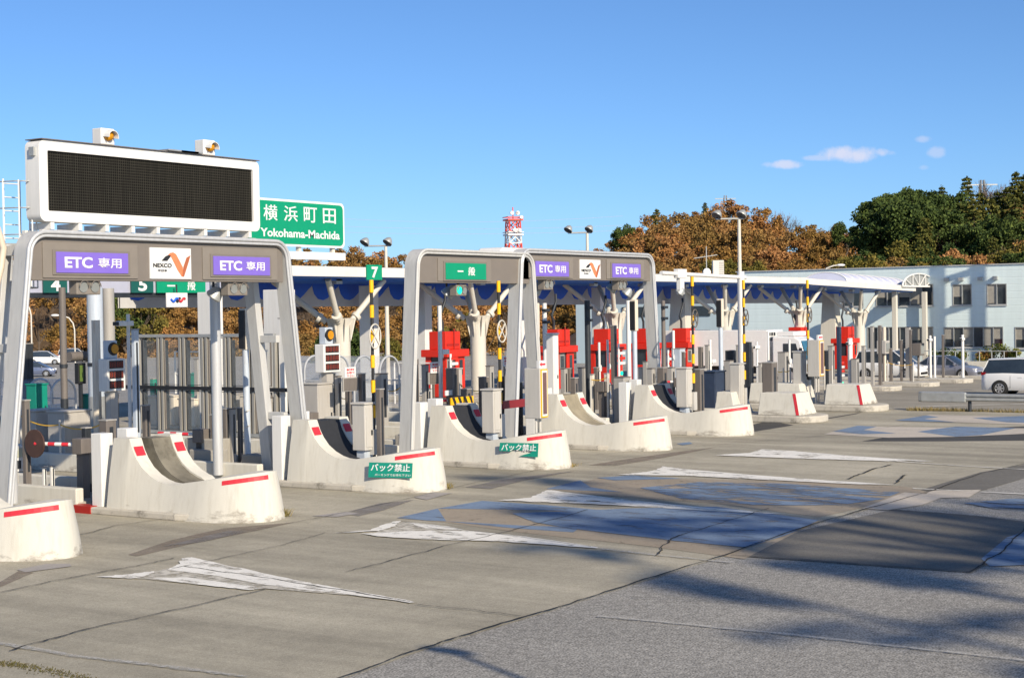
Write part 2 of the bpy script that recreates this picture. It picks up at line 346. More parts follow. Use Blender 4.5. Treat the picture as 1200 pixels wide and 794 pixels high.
# ------------------------------------------------------------------ ground
def gz(x, y):
    a = min(.9, .0145*(x-62)) if x > 62 else 0
    b = min(2.0, (y-58)*.045) if y > 58 else 0
    return -max(a, b)
def build_ground():
    xs = [-600, -200, -60, -20, 0, 10, 20, 30, 40, 50, 56, 62, 70, 80, 90, 100, 110, 124.2, 140, 160, 200, 300, 500, 900, 1800]
    ys = [-600, -200, -60, -30, -10, 0, 10, 20, 30, 40, 50, 58, 66, 76, 90, 104, 116, 130, 160, 200, 300, 500, 900, 1800]
    b = MB(); vs = [(x, y, gz(x, y)) for y in ys for x in xs]; n = len(xs)
    b.add(vs, [(j*n+i, j*n+i+1, (j+1)*n+i+1, (j+1)*n+i) for j in range(len(ys)-1) for i in range(n-1)])
    struct(b.build('ground', m['g_coarse']))
build_ground()
LV = [0]
def sheet(name, pts, mt, lvl, world=False):
    LV[0] += 1; b = MB(); z = .004*lvl+.00012*LV[0]
    P = [Vector((p[0], p[1], z)) for p in pts] if world else [Vector((G(*p).x, G(*p).y, z)) for p in pts]
    b.poly(P); o = b.build(name, mt, recalc=False)
    if o.data.polygons[0].normal.z < 0: o.data.flip_normals()
    return struct(o)
sheet('toll_apron', [(-60, 11.8)]+[tuple(G(*q).xy) for q in ((395,797),(520,753),(620,723),(730,688),(850,651),(960,612),(1090,577),(1150,555),(1215,541))]+[(48, 12.2), (60.2, 15), (60.2, 57.5), (-60, 57.5)], m['g_apron'], 1, True)
b = MB()
for x0, x1 in ((60.2, 62), (62, 124)):
    b.poly([(x0, -80, gz(x0,0)+.005), (x1, -80, gz(x1,0)+.005), (x1, 57.5, gz(x1,0)+.005), (x0, 57.5, gz(x0,0)+.005)])
struct(b.build('exit_road', m['g_road'], recalc=False))
# patches of newer asphalt
sheet('asphalt_patch', [(858,651), (945,620), (1047,597), (1130,603), (1210,612), (1200,640), (1137,671), (1000,661)], m['g_dark'], 2)
sheet('asphalt_patch', [(1010,517), (1050,510), (1120,503), (1210,499), (1210,516), (1110,517)], m['g_darker'], 2)
sheet('asphalt_patch', [(1060,580), (1105,566), (1150,553), (1200,545), (1215,556), (1150,575), (1120,583)], m['g_dark'], 2)
sheet('asphalt_patch', [(864,502), (900,493), (930,498), (925,499), (882,506)], m['g_darker'], 2)
sheet('asphalt_patch', [(952,490), (968,490), (1010,483), (1004,485), (965,491.5)], m['g_darker'], 2)
# coloured lane zones: tan base, blue wedges
sheet('lane_zone', [(465,607), (560,588), (700,600), (900,601), (960,610), (872,655), (760,640), (610,624), (520,612)], m['p_tan'], 2)
sheet('blue_marking', [(465,607), (513,596), (523,611), (500,610)], m['p_blue'], 3)
sheet('blue_marking', [(513,596), (565,587), (640,592), (740,601), (640,598)], m['p_blue'], 3)
sheet('blue_marking', [(523,611), (610,616), (680,618), (672,624), (600,619)], m['p_blue'], 3)
sheet('blue_marking', [(600,602), (740,596), (840,594), (960,610), (920,628), (875,642), (790,634), (672,620), (625,612)], m['p_blue'], 4)
sheet('lane_zone', [(640,573), (700,561), (760,560), (900,563), (1060,570), (1090,577), (960,606), (840,590), (700,580)], m['p_tan'], 2)
sheet('blue_marking', [(640,573), (680,563), (692,571), (730,577)], m['p_blue'], 3)
sheet('blue_marking', [(700,560), (740,557), (800,561), (720,563)], m['p_blue'], 3)
sheet('blue_marking', [(750,572), (820,565), (920,567), (1055,577), (1035,585), (980,593), (880,592), (800,585)], m['p_blue2'], 4)
sheet('lane_zone', [(1010,596), (1060,577), (1110,581), (1080,592), (1040,598)], m['p_pale'], 3)
sheet('lane_zone', [(1090,575), (1150,574), (1135,583), (1080,584)], m['p_pale'], 3)
sheet('blue_marking', [(1130,590), (1180,585), (1215,584), (1215,598), (1170,597)], m['p_blue2'], 4)
sheet('blue_marking', [(1150,655), (1180,630), (1210,620), (1210,662), (1160,664)], m['p_blue'], 3)
sheet('lane_zone', [(965,509), (1000,500), (1200,502), (1210,508), (1120,512), (1040,513)], m['p_pale'], 3)
sheet('blue_marking', [(975,506), (1005,499), (1028,500), (1012,504), (1050,508), (1010,509)], m['p_blue'], 4)
sheet('blue_marking', [(1075,506), (1120,500), (1190,502), (1150,510), (1120,512)], m['p_blue'], 4)
sheet('lane_zone', [(1055,492), (1090,486), (1215,489), (1215,498), (1150,496)], m['p_pale'], 3)
sheet('blue_marking', [(1048,493), (1085,487), (1100,489), (1083,491), (1120,495), (1080,494)], m['p_blue'], 4)
sheet('blue_marking', [(1140,490), (1215,487), (1215,496), (1180,495)], m['p_blue'], 4)
sheet('blue_marking', [(793,520), (808,518), (812,520), (800,522)], m['p_blue'], 3)
# strips along the row
sheet('resurfaced_strip', [(150,650), (200,633), (262,619), (345,612), (300,622), (230,636), (160,652)], m['p_pinkgrey'], 2)
sheet('resurfaced_strip', [(190,641), (235,630), (268,622), (290,623), (240,635)], m['p_lav'], 3)
sheet('resurfaced_strip', [(400,602), (445,590), (485,586), (450,598), (420,605)], m['p_lav'], 3)
sheet('resurfaced_strip', [(365,605), (405,600), (420,602), (395,606)], m['p_palegrey'], 3)
sheet('resurfaced_strip', [(485,583), (505,577), (530,578), (500,586)], m['p_palegrey'], 3)
sheet('resurfaced_strip', [(545,571), (590,562), (630,557), (675,552), (620,562), (575,573)], m['p_lav'], 3)
sheet('resurfaced_strip', [(20,668), (55,661), (82,661), (84,664), (30,671)], m['p_palegrey'], 3)
sheet('resurfaced_strip', [(-30,690), (0,682), (22,669), (40,671), (0,688)], m['p_pinkgrey'], 2)
sheet('resurfaced_strip', [(690,545), (740,537), (790,530), (840,524), (780,536), (720,546)], m['p_pinkgrey'], 2)
# white arrow-shaped lane marks
def rough_poly(pts, amp, n=8):
    o = []; rnd = random.Random(len(pts)*31+int(pts[0][0]))
    W_ = [G(*p) for p in pts]
    for i, a in enumerate(W_):
        c = W_[(i+1) % len(W_)]
        for k in range(n):
            t = k/n; p = a.lerp(c, t)
            o.append((p.x+rnd.uniform(-amp, amp)*.6, p.y+rnd.uniform(-amp, amp)*1.2))
    return o
marks = [
 [(114.6,676.7),(150,674),(183,670),(171,676),(154,679)],
 [(208,664),(215,655),(225,654),(292,669),(362,684),(408,692),(485,706),(483,707.5),(408,697.5),(358,692.5),(308,686),(250,675),(196,669)],
 [(179,679),(217,677.5),(267,684),(312,690),(292,692.5),(233,686)],
 [(390,625.5),(433,622),(460,612),(470,611),(463,617),(443,623)],
 [(423,626),(487,623),(553,623),(583,626),(633,632),(700,642),(700,643.5),(660,640.5),(583,635),(513,633.5),(443,629.5)],
 [(473,612),(527,618),(547,622.5),(500,620)],
 [(583,587), (620,584), (634,578), (642,574), (660,577), (730,586), (800,593), (917,603), (860,601), (760,595), (690,591), (620,589)],
 [(717,557), (755,554), (770,551), (776,547), (800,550), (880,557), (960,563), (1055,569), (1000,568), (900,563), (800,558)],
 [(838,534), (880,531), (893,527), (930,529), (1000,535), (1095,541), (1040,541), (940,538)],
]
sheet('worn_arrow_base', [(116,677),(183,670),(208,664),(216,655),(292,670),(362,685),(480,706.5),(408,698),(312,690.5),(292,692),(233,686),(170,679)], m['p_worn'], 4)
sheet('worn_arrow_base', [(455,616),(473,612),(553,623),(487,623),(440,625)], m['p_worn'], 4)
for q in marks: sheet('lane_arrow', rough_poly(q, .035), m['p_white'], 5, True)
def strip(name, pts, w, mt, lvl, jit=.03, n=10):
    P = [G(*p) for p in pts]; b = MB(); L = []; rnd = random.Random(int(pts[0][0])*7+int(pts[0][1]))
    for a, c in zip(P[:-1], P[1:]):
        for k in range(n): L.append(a.lerp(c, k/n))
    L.append(P[-1]); d = (P[-1]-P[0]).normalized(); s = Vector((-d.y, d.x, 0)); vs = []
    off = 0
    for p in L:
        off = off*.7 + rnd.uniform(-jit, jit); ww = w*rnd.uniform(.5, 1.3)
        vs += [p+s*(off-ww/2)+Vector((0,0,.004*lvl)), p+s*(off+ww/2)+Vector((0,0,.004*lvl))]
    b.add(vs, [(2*i, 2*i+1, 2*i+3, 2*i+2) for i in range(len(L)-1)])
    o = b.build(name, mt, recalc=False)
    if o.data.polygons[0].normal.z < 0: o.data.flip_normals()
    return struct(o)
for q, w in (([(395,797),(520,753),(620,723),(730,688),(850,651),(960,612),(1090,577),(1150,555),(1215,541)], .036),
          ([(-10,697),(60,682),(140,668),(205,655)], .03), ([(300,620),(380,606),(470,587),(560,566),(640,549),(760,533)], .02),
          ([(10,764),(90,742),(200,717),(312,691)], .03), ([(405,671),(470,655),(545,635),(620,617),(690,598)], .025),
          ([(85,629),(140,616),(198,608)], .03), ([(480,708),(560,717),(610,723)], .02), ([(215,665),(300,676),(400,692),(480,706)], .03),
          ([(640,577),(740,588),(860,601),(940,611)], .02), ([(470,612),(580,626),(690,642)], .02),
          ([(770,652),(778,640),(786,632),(840,615),(900,596)], .03), ([(994,562),(1008,556),(1020,551),(1045,545)], .06), ([(1050,567),(1056,560),(1060,557)], .06),
          ([(740,701),(860,707),(900,710),(930,717),(1100,732),(1200,738)], .015), ([(1045,598),(1100,602),(1210,611)], .03), ([(1137,671),(1170,650),(1212,610)], .035), ([(858,651),(1000,661),(1137,671)], .03),
          ([(380,625),(330,640),(200,668)], .02), ([(1040,540),(1120,546),(1210,551)], .02), ([(700,533),(850,521),(980,510),(1060,498)], .02)):
    strip('pavement_joint', q, w, m['crack'], 7)
strip('faint_line', [(-5,754),(90,770),(200,783),(290,794)], .13, m['p_faint'], 6, .008)
strip('faint_line', [(700,723),(800,732),(930,745),(1100,764),(1210,776)], .10, m['p_faint'], 6, .008)
strip('faint_line', [(1050,541),(1120,546),(1210,551)], .10, m['p_white'], 6, .02)
strip('faint_line', [(700,643),(760,650),(860,660)], .10, m['p_faint'], 6, .02)
strip('faint_line', [(1000,480),(1100,476),(1215,473)], .10, m['p_white'], 6, .01)
strip('faint_line', [(1070,573),(1110,575),(1210,580)], .10, m['p_white'], 6, .01)
strip('faint_line', [(1000,456),(1060,456.5),(1140,457)], .25, m['p_palegrey'], 6, .01)

# ------------------------------------------------------------------ lettering
def text(s, parent, loc, rot, height, width, mt, bold=.0, name='lettering', depth=.004):
    cu = bpy.data.curves.new('t', 'FONT'); cu.body = s; cu.extrude = depth; cu.offset = bold; cu.resolution_u = 3
    o = bpy.data.objects.new('t', cu); sc.collection.objects.link(o)
    me = bpy.data.meshes.new_from_object(o.evaluated_get(bpy.context.evaluated_depsgraph_get()))
    bpy.data.objects.remove(o); bpy.data.curves.remove(cu)
    xs = [v.co.x for v in me.vertices]; ys = [v.co.y for v in me.vertices]
    if not xs: return None
    w = max(xs)-min(xs); h = max(ys)-min(ys); cx = (max(xs)+min(xs))/2; cy = (max(ys)+min(ys))/2
    kx = width/w if width else height/h; ky = height/h if height else kx
    for v in me.vertices: v.co.x = (v.co.x-cx)*kx; v.co.y = (v.co.y-cy)*ky
    me.materials.clear(); me.materials.append(mt)
    t = bpy.data.objects.new(name, me); sc.collection.objects.link(t); t.parent = parent; t.location = loc; t.rotation_euler = rot
    return t
FRONT = (R(90), 0, 0); SIDE = (R(90), 0, R(-90))
def logo(parent, cx, cz, y, w, h):
    """white square board with a folded ribbon mark and small wording, facing -Y"""
    b = MB()
    b.box(cx-w/2, cx+w/2, y, y+.03, cz-h/2, cz+h/2)
    bd = b.build('logo_board', m['signwhite'], parent)
    def P(pts, mt, nm, k):
        q = MB(); q.prism([(cx+(p[0]-.5)*w, y-.004*k, cz+(.5-p[1])*h) for p in pts], (0, .003, 0)); q.build(nm, mt, bd)
    P([(.27,.42),(.36,.28),(.45,.22),(.50,.26),(.41,.42)], m['ink'], 'ribbon_fold', 2)
    P([(.42,.25),(.48,.16),(.56,.14),(.63,.20),(.70,.38),(.79,.62),(.80,.90),(.76,.93),(.66,.72),(.56,.44),(.50,.28)], m['orange'], 'ribbon', 1)
    P([(.80,.60),(.88,.30),(.98,.22),(.93,.44),(.81,.92),(.77,.92)], m['brown2'], 'ribbon_tail', 3)
    text('NEXCO', bd, (cx-.215*w, y-.016, cz-.065*h), FRONT, .13*h, .44*w, m['ink'], .01)
    text('中日本', bd, (cx-.215*w, y-.016, cz-.23*h), FRONT, .075*h, .22*w, m['ink'])

# ------------------------------------------------------------------ toll islands
Y0 = 21.68
ISX = {1: 18.45, 2: 23.85, 3: 29.6, 4: 35.3, 5: 41.1, 6: 46.9, 7: 53.1, 8: 59.4, 9: 65.4, 10: 71.4, 11: 77.4, 12: 83.4, 13: 89.4, 14: 95.4}
HP = [(0, 1.02), (.15, 1.01), (2.0, .74), (2.25, .705), (2.45, .72), (2.65, .77), (2.88, .87), (3.1, 1.02), (3.26, 1.20), (3.37, 1.38), (3.44, 1.56), (3.47, 1.63), (4.0, 1.63)]
def Hprof(y):
    for (a, za), (c, zc) in zip(HP[:-1], HP[1:]):
        if a <= y <= c: return za+(zc-za)*(y-a)/(c-a)
    return 1.63
def ctr(y_front, W_, y_back, n_arc=9, R_=None, step=None):
    """bullet-shaped plan outline, near (-X) side first"""
    ry = R_ or W_; pts = []; ys = step
    for y in reversed([q for q in ys if q > y_front+ry+.02]): pts.append((-W_, y))
    for i in range(n_arc*2+1):
        a = math.pi*i/(n_arc*2); pts.append((-W_*math.cos(a), y_front+ry-ry*math.sin(a)))
    for y in [q for q in ys if q > y_front+ry+.02]: pts.append((W_, y))
    return pts
STEP = [1.6, 1.9, 2.05, 2.25, 2.35, 2.45, 2.55, 2.65, 2.76, 2.88, 3.0, 3.1, 3.18, 3.26, 3.32, 3.37, 3.41, 3.44, 3.47, 3.7, 3.95]
def island_nose(k, padmat, seed):
    x = ISX[k]
    o = thing('toll_island', ISLAB[k], 'toll island', (x, Y0, 0), group='curved concrete toll islands')
    RY = 1.35; W0 = .76; top = ctr(.14, W0, 3.95, n_arc=13, R_=RY, step=STEP); base = []; inn = []
    for (px, y) in top:
        base.append((px*1.24, (y-.14)*1.06))
        inn.append(px)
    inner = []
    for (px, y) in top:
        cy = .14+RY
        if y > cy: inner.append((px*.55, y))
        else: inner.append((px*.55, cy-(cy-y)*.76))
    def HH(q):
        h = Hprof(q[1]); far = max(0, min(1, q[0]/.4)); return h-.22*far*max(0, min(1, (2.55-q[1])/.5))*max(0, min(1, (q[1]-.25)/.5))
    n = len(top); b = MB()
    vs = [(p[0], p[1], 0) for p in base] + [(q[0]*.45+p[0]*.55, q[1]*.45+p[1]*.55, HH(q)*.5) for p, q in zip(base, top)] + \
         [(q[0], q[1], HH(q)) for q in top] + [(i[0], i[1], HH(q)) for i, q in zip(inner, top)] + [(i[0], i[1], .42) for i in inner]
    fs = [(r*n+i, r*n+i+1, (r+1)*n+i+1, (r+1)*n+i) for r in range(4) for i in range(n-1)]
    fs += [(0, n, 2*n, 3*n, 4*n), (n-1, 5*n-1, 4*n-1, 3*n-1, 2*n-1)]
    b.add(vs, fs); nw = b.build('nose_wall', m['concrete'], o, smooth=32)
    fl = MB(); fl.poly([(i[0]*1.05, i[1], .45) for i in inner]); fl.build('trough_floor', m['deck'], o)
    # ramp pad between the walls
    ys = [q for q in STEP if q >= 2.05]; prof = [(y, Hprof(y)-.04) for y in ys]+[(3.95, .3), (2.05, .3)]; pa = -.12 if k < 3 else -.412
    pd = MB(); pd.prism([(pa, y, z) for y, z in prof], (.412-pa, 0, 0)); pd.build('ramp_pad', padmat, o, smooth=30)
    kb = MB(); kb.prism([(-1.02, 1.9, 0), (-1.04, 5.0, 0), (1.04, 5.0, 0), (1.02, 1.9, 0), (.8, 1.2, 0), (-.8, 1.2, 0)], (0, 0, .15)); kb.build('kerb', m['kerb'], o, bevel=.03)
    if k == 2:
        r = MB(); r.box(-1.055, -.75, 4.4, 5.015, .0, .165); r.build('kerb_end', m['boothd'], o)
    for sx in (-1, 1):
        r = MB(); vs = []
        for y in (3.30, 3.40):
            vs += [(sx*.59-.13, y-.012, Hprof(y)+.004), (sx*.59+.13, y-.012, Hprof(y)+.004)]
        r.add(vs, [(0, 1, 3, 2)]); r.build('reflector', m['red'], o)
    # red band round the top of the nose, starting on the near side
    st = [j for j in range(n) if top[j][0] < 0 and top[j][1] < .95][0]; r = MB(); vs = []
    J = list(range(st, n//2))
    for j in J:
        T = top[j]; B = base[j]; h = Hprof(T[1]); dr = Vector((T[0]/.58, (T[1]-1.49)/1.82)).normalized()
        for f in (.06, .15):
            t = f/h; q = Vector((T[0], T[1])).lerp(Vector((B[0], B[1])), t*.9) + dr*.012
            vs.append((q.x, q.y, h-f))
    r.add(vs, [(2*i, 2*i+1, 2*i+3, 2*i+2) for i in range(len(J)-1)]); r.build('reflector_band', m['red'], o, recalc=False)
    # the raised island behind the nose: deck and low side walls
    d = MB(); d.box(-.85, .85, 5.0, 26, 0, .2); d.build('deck', m['deck'], o, bevel=.03)
    for s in (-1, 1):
        w = MB(); w.prism([(s*.9, 5.02, .0), (s*.9, 17, .0), (s*.9, 17, .5), (s*.9, 5.02, .5)], (-s*.22, 0, 0)); w.build('low_wall', m['concrete'], o, bevel=.03)
    # white posts that flank the back of the nose
    for s in (-1, 1):
        w = MB(); w.box(*((-.86, -.52) if s < 0 else (-.12, .2)), 4.24, 4.56, .0, 1.72 if s < 0 else 1.78); w.build('guard_post', m['white'], o, bevel=.015)
    return o
ISLAB = {1: 'cream concrete toll island nose cut off by the left edge of the photo',
 2: 'curved concrete island before the glazed screen, with dirty brown ramp and red kerb end',
 3: 'curved concrete island with black ramp and the intact green Japanese sign on its side',
 4: 'curved concrete island with black ramp and the torn green sign on its side',
 5: 'curved concrete island with a tan dirty ramp and no green sign',
 6: 'curved black-ramped concrete island beside the split barrier blocks, farthest of the curved ones'}
islands = {}
for k, pm in ((1, 'rampdirty'), (2, 'rampdirty'), (3, 'rampblack'), (4, 'rampblack'), (5, 'ramptan'), (6, 'rampblack')):
    islands[k] = island_nose(k, m[pm], k)
# green no-reversing plates on the island sides
def side_plate(k, px0, py0, px1, py1, label, torn):
    X = ISX[k]-.86; a = onX(px0, py0, X); c = onX(px1, py1, X); y0, y1 = min(a.y, c.y), max(a.y, c.y); z0, z1 = min(a.z, c.z), max(a.z, c.z)
    w = y1-y0; h = z1-z0; o = thing('prohibition_sign', label, 'sign', (X-.028, (y0+y1)/2, (z0+z1)/2), group='green plates on the island sides')
    b = MB()
    if torn: P = [(-.5,.5),(.5,.5),(.5,-.5),(.02,-.45),(.1,-.38),(.3,-.2),(.38,-.02),(.2,.02),(.05,-.02),(-.15,.02),(-.2,-.12),(-.5,-.1)]
    else: P = [(-.5,.5),(.5,.5),(.5,-.5),(-.5,-.5)]
    b.prism([(0, -p[0]*w, p[1]*h) for p in P], (-.012, 0, 0)); pl = b.build('plate', m['teal'], o)
    text('バック禁止', pl, (-.016, 0, .17*h), SIDE, .5*h, .9*w, m['signwhite'], .015)
    if not torn: text('パーキングでお待ち下さい', pl, (-.016, -.06*w, -.32*h), SIDE, .17*h, .82*w, m['signwhite'])
    yc = o.location.y-Y0; u = max(0, (1.49-yc)/1.35); xx = math.sqrt(1-u*u)
    o.location.x = ISX[k]-xx*.76*1.12-.035; o.rotation_euler = (0, R(11), math.atan(.76*u/1.35/xx))
side_plate(3, 434, 541, 478, 561, 'intact green plate with white Japanese wording on the island beside the grass tuft', False)
side_plate(4, 587, 518, 628, 536, 'torn green plate with its lower half ripped away on the farther island side', True)

# islands 7 and 8: kerb with pairs of barrier blocks
for k, lab in ((7, 'long pale kerbed island under the nearer pair of split barrier blocks'), (8, 'long pale kerbed island under the farther pair of split barrier blocks')):
    o = thing('kerbed_island', lab, 'toll island', (ISX[k], Y0+.0, 0), group='kerbed islands with barrier blocks')
    b = MB(); out = ctr(0, 1.0, 26, R_=.7, step=[1.0, 26]); b.prism([(p[0], p[1], 0) for p in out], (0, 0, .26)); b.build('kerb', m['kerb'], o, bevel=.05)
    for j, (ya, yb, lb) in enumerate(((.65, 2.3, 'front block with a red edge stripe'), (3.2, 5.6, 'rear block without stripe'))):
        b = MB(); z0, z1 = 0, .80; wa, wb = .80, .60
        P = lambda z, w, y: [(-w, y[0], z), (w, y[0], z), (w, y[1], z), (-w, y[1], z)]
        b.add(P(z0, wa, (0, yb-ya)) + P(z1, wb, (.24, yb-ya-.02)), [(3,2,1,0),(4,5,6,7),(0,1,5,4),(1,2,6,5),(2,3,7,6),(3,0,4,7)])
        t = thing('barrier_block', ('nearer ' if k == 7 else 'farther ')+'island: slanted pale concrete '+lb, 'barrier', (ISX[k], Y0+ya, .262), group='concrete barrier blocks on the kerbed islands')
        b.build('block', m['concrete'], t, bevel=.03)
        if j == 0:
            s = MB(); f = [(-wa, 0, z0), (-wb, .24, z1)]; a0 = Vector(f[0]).lerp(Vector(f[1]), .03); a1 = Vector(f[0]).lerp(Vector(f[1]), .98)
            s.add([a0+Vector((-.008, .02, 0)), a0+Vector((-.008, .14, 0)), a1+Vector((-.008, .12, 0)), a1+Vector((-.008, .0, 0))], [(0,1,2,3)])
            s.build('edge_stripe', m['red'], t)
# farther decks
for k in range(9, 15):
    o = thing('kerbed_island', 'low pale kerbed island, ' + {9:'next one beyond the farther split barrier blocks',10:'second beyond the split barrier blocks',11:'behind the guard rail end',12:'left of the white van',13:'under the white van posts',14:'nearest the silver car'}[k], 'toll island', (ISX[k], 27.5 if k > 10 else 30, gz(ISX[k], 30)), group='far kerbed islands')
    b = MB(); b.prism([(p[0], p[1], 0) for p in ctr(0, .95, 19, R_=.8, step=[1.0, 19])], (0, 0, .25)); b.build('kerb', m['kerb'], o, bevel=.04)

# ------------------------------------------------------------------ portals
def portal(label, x0, x1, Y, ztop, lean, signs, lg, tubemat, mats, z0=.2, rear=True):
    """a front band bent into a portal with raised rims, leaning legs doubled by rear legs, sign panel below the beam"""
    o = thing('toll_gate_portal', label, 'gate portal', ((x0+x1)/2, Y, 0), group='grey gate portals over the lanes')
    cx = (x0+x1)/2; hw = (x1-x0)/2; rc = .5; dp = .46
    def path(off, n=7):
        z1 = ztop-off; w = hw-off; r = max(.12, rc-off); foot = w+lean*(ztop-z0)
        pts = [(-foot, z0)]
        for i in range(n+1):
            a = math.pi-(math.pi/2)*i/n; pts.append((-w+r+r*math.cos(a)-lean*.1, z1-r+r*math.sin(a)))
        for i in range(n+1):
            a = math.pi/2-(math.pi/2)*i/n; pts.append((w-r+r*math.cos(a)+lean*.1, z1-r+r*math.sin(a)))
        pts.append((foot, z0)); return pts
    A = path(.0); B = path(.135); n = len(A); b = MB()
    vs = [(p[0], .08, p[1]) for p in A]+[(p[0], .08, p[1]) for p in B]+[(p[0], dp, p[1]) for p in B]+[(p[0], dp, p[1]) for p in A]
    fs = [(r*n+i, r*n+i+1, ((r+1) % 4)*n+i+1, ((r+1) % 4)*n+i) for r in range(4) for i in range(n-1)]+[(0, n, 2*n, 3*n), (n-1, 4*n-1, 3*n-1, 2*n-1)]
    b.add(vs, fs); b.build('frame', mats, o, smooth=28)
    b = MB(); b.tube([(p[0], .05, p[1]) for p in path(.03)], .042, 10); b.build('outer_rim', tubemat, o, smooth=60)
    b = MB(); b.tube([(p[0], .06, p[1]) for p in path(.112)], .034, 10); b.build('inner_rim', tubemat, o, smooth=60)
    for s in ((-1, 1) if rear else ()):      # rear legs tied to the front ones
        xa = hw-.17; xb = hw-.17+lean*(ztop-z0); zt_ = ztop-.5
        b = MB(); b.prism([(s*(xa-.20), 1.0, zt_), (s*xa, 1.0, zt_), (s*xb, 1.0, z0), (s*(xb-.24), 1.0, z0)], (0, .32, 0)); rl = b.build('rear_leg', mats, o, bevel=.015)
        for f in (.36, .72):
            z = z0+(zt_-z0)*(1-f); x = xa+(xb-xa)*f; q = MB(); q.box(s*(x-.10)-.07, s*(x-.10)+.07, dp+.002, .998, z-.09, z+.09); q.build('leg_tie', mats, rl, bevel=.01)
        q = MB(); q.box(s*(xa-.1)-.1, s*(xa-.1)+.1, dp+.002, .998, zt_+.0, zt_+.2); q.build('top_tie', mats, rl)
        q = MB(); q.box(s*(xb-.10)-.28, s*(xb-.10)+.28, .0, 1.4, z0-.0, z0+.06); q.build('base_plate', m['galv'], rl)
    pb = ztop-.24; ph = lg
    b = MB(); b.box(-hw+.16, hw-.16, .14, dp*.95, pb-ph, pb+.1); pan = b.build('sign_panel', m['panel'], o, bevel=.01)
    for (pl, pr, kind) in signs:
        xl = onY(pl, 310, Y).x-cx; xr = onY(pr, 310, Y).x-cx; x = (xl+xr)/2; w = xr-xl; h = ph*(.55 if rear else .66); zc = pb-ph*.52
        if kind == 'logo': logo(pan, x, pb-ph*.49, .108, w, ph*.88); continue
        b = MB(); b.box(x-w*.66, x+w*.66, .112, .139, pb-ph+.05, pb-.0); b.build('sign_field', m['panelin'], pan, bevel=.006)
        b = MB(); b.box(x-w*.54, x+w*.54, .09, .111, zc-h*.5-.05, zc+h*.5+.05); b.build('sign_bezel', m['panel'], pan, bevel=.006)
        b = MB(); b.box(x-w/2, x+w/2, .074, .089, zc-h/2, zc+h/2); y = .070
        sg = b.build('sign_face', m['purple'] if kind == 'etc' else m['green'], pan)
        if kind == 'etc':
            text('ETC', sg, (x-w*.2, y, zc), FRONT, h*.54, w*.38, m['signwhite'], .03)
            text('専用', sg, (x+w*.235, y, zc), FRONT, h*.50, w*.33, m['signwhite'], .01)
        else:
            text('一', sg, (x-w*.15, y, zc), FRONT, None, w*.14, m['signwhite'], .03)
            text('般', sg, (x+w*.13, y, zc), FRONT, h*.55, w*.17, m['signwhite'], .02)
    return o
def signal_box(px, py, Y, w, h, label, lit=False, mount=.35):
    """two round lamps in a grey box hanging under a portal panel"""
    p = onY(px, py, Y+.22); o = thing('lane_signal', label, 'signal', p, group='twin-lamp signal boxes under the portals')
    b = MB(); b.box(-w/2, w/2, 0, .25, -h/2, h/2); b.build('housing', m['panelin'], o, bevel=.02)
    for s in (-1, 1):
        b = MB(); b.cyl((s*w*.24, -.02, 0), (s*w*.24, .05, 0), h*.36, n=20); b.build('lamp', m['tealamp'] if (lit and s < 0) else m['lens'], o, smooth=40)
        b = MB(); pts = [(s*w*.24+h*.4*math.cos(t), -.06, h*.4*math.sin(t)) for t in [math.pi*i/10 for i in range(11)]]; b.tube(pts, .012, 5); b.build('visor', m['bollard'], o)
    b = MB(); b.cyl((0, .12, h/2), (0, .12, h/2+mount), .04); b.build('hanger', m['dark'], o)
    return o
PY = 25.7
def pspan(pxl, pxr, py, Y): return onY(pxl, py, Y).x, onY(pxr, py, Y).x
xl, xr = pspan(34, 341, 285, PY)
P1 = portal('large grey portal under the black message board, with two purple signs and a centre emblem', xl, xr, PY, 6.04, .115, ((69, 153, 'etc'), (180, 228, 'logo'), (253, 319, 'etc')), .79, m['silver'], m['portal'])
xl, xr = pspan(490, 612, 300, PY)
P2 = portal('single-lane pale grey portal with the green general-lane sign, in the middle', xl, xr+.75, PY, 5.97, .075, ((525, 572, 'gen'),), .70, m['portal'], m['portal'], rear=False)
xl, xr = pspan(612, 768, 300, PY)
P3 = portal('grey portal right of the green-signed one, with two purple signs and a centre emblem', xl, xr, PY, 6.1, .085, ((630, 669, 'etc'), (683, 707, 'logo'), (720, 753, 'etc')), .70, m['silver'], m['portal'], rear=False)
signal_box(104, 336, PY, .66, .33, 'twin-lamp signal box below the leftmost purple sign, beside the lane number 4')
signal_box(279, 338, PY, .66, .33, 'twin-lamp signal box below the second purple sign, near the white column')
signal_box(541, 340, PY, .5, .32, 'signal box with one lit teal lamp below the green portal sign', True)
signal_box(643, 333, PY, .52, .34, 'twin-lamp signal box below the left purple sign of the farther portal')
signal_box(729, 334, PY, .52, .34, 'twin-lamp signal box below the right purple sign of the farther portal')

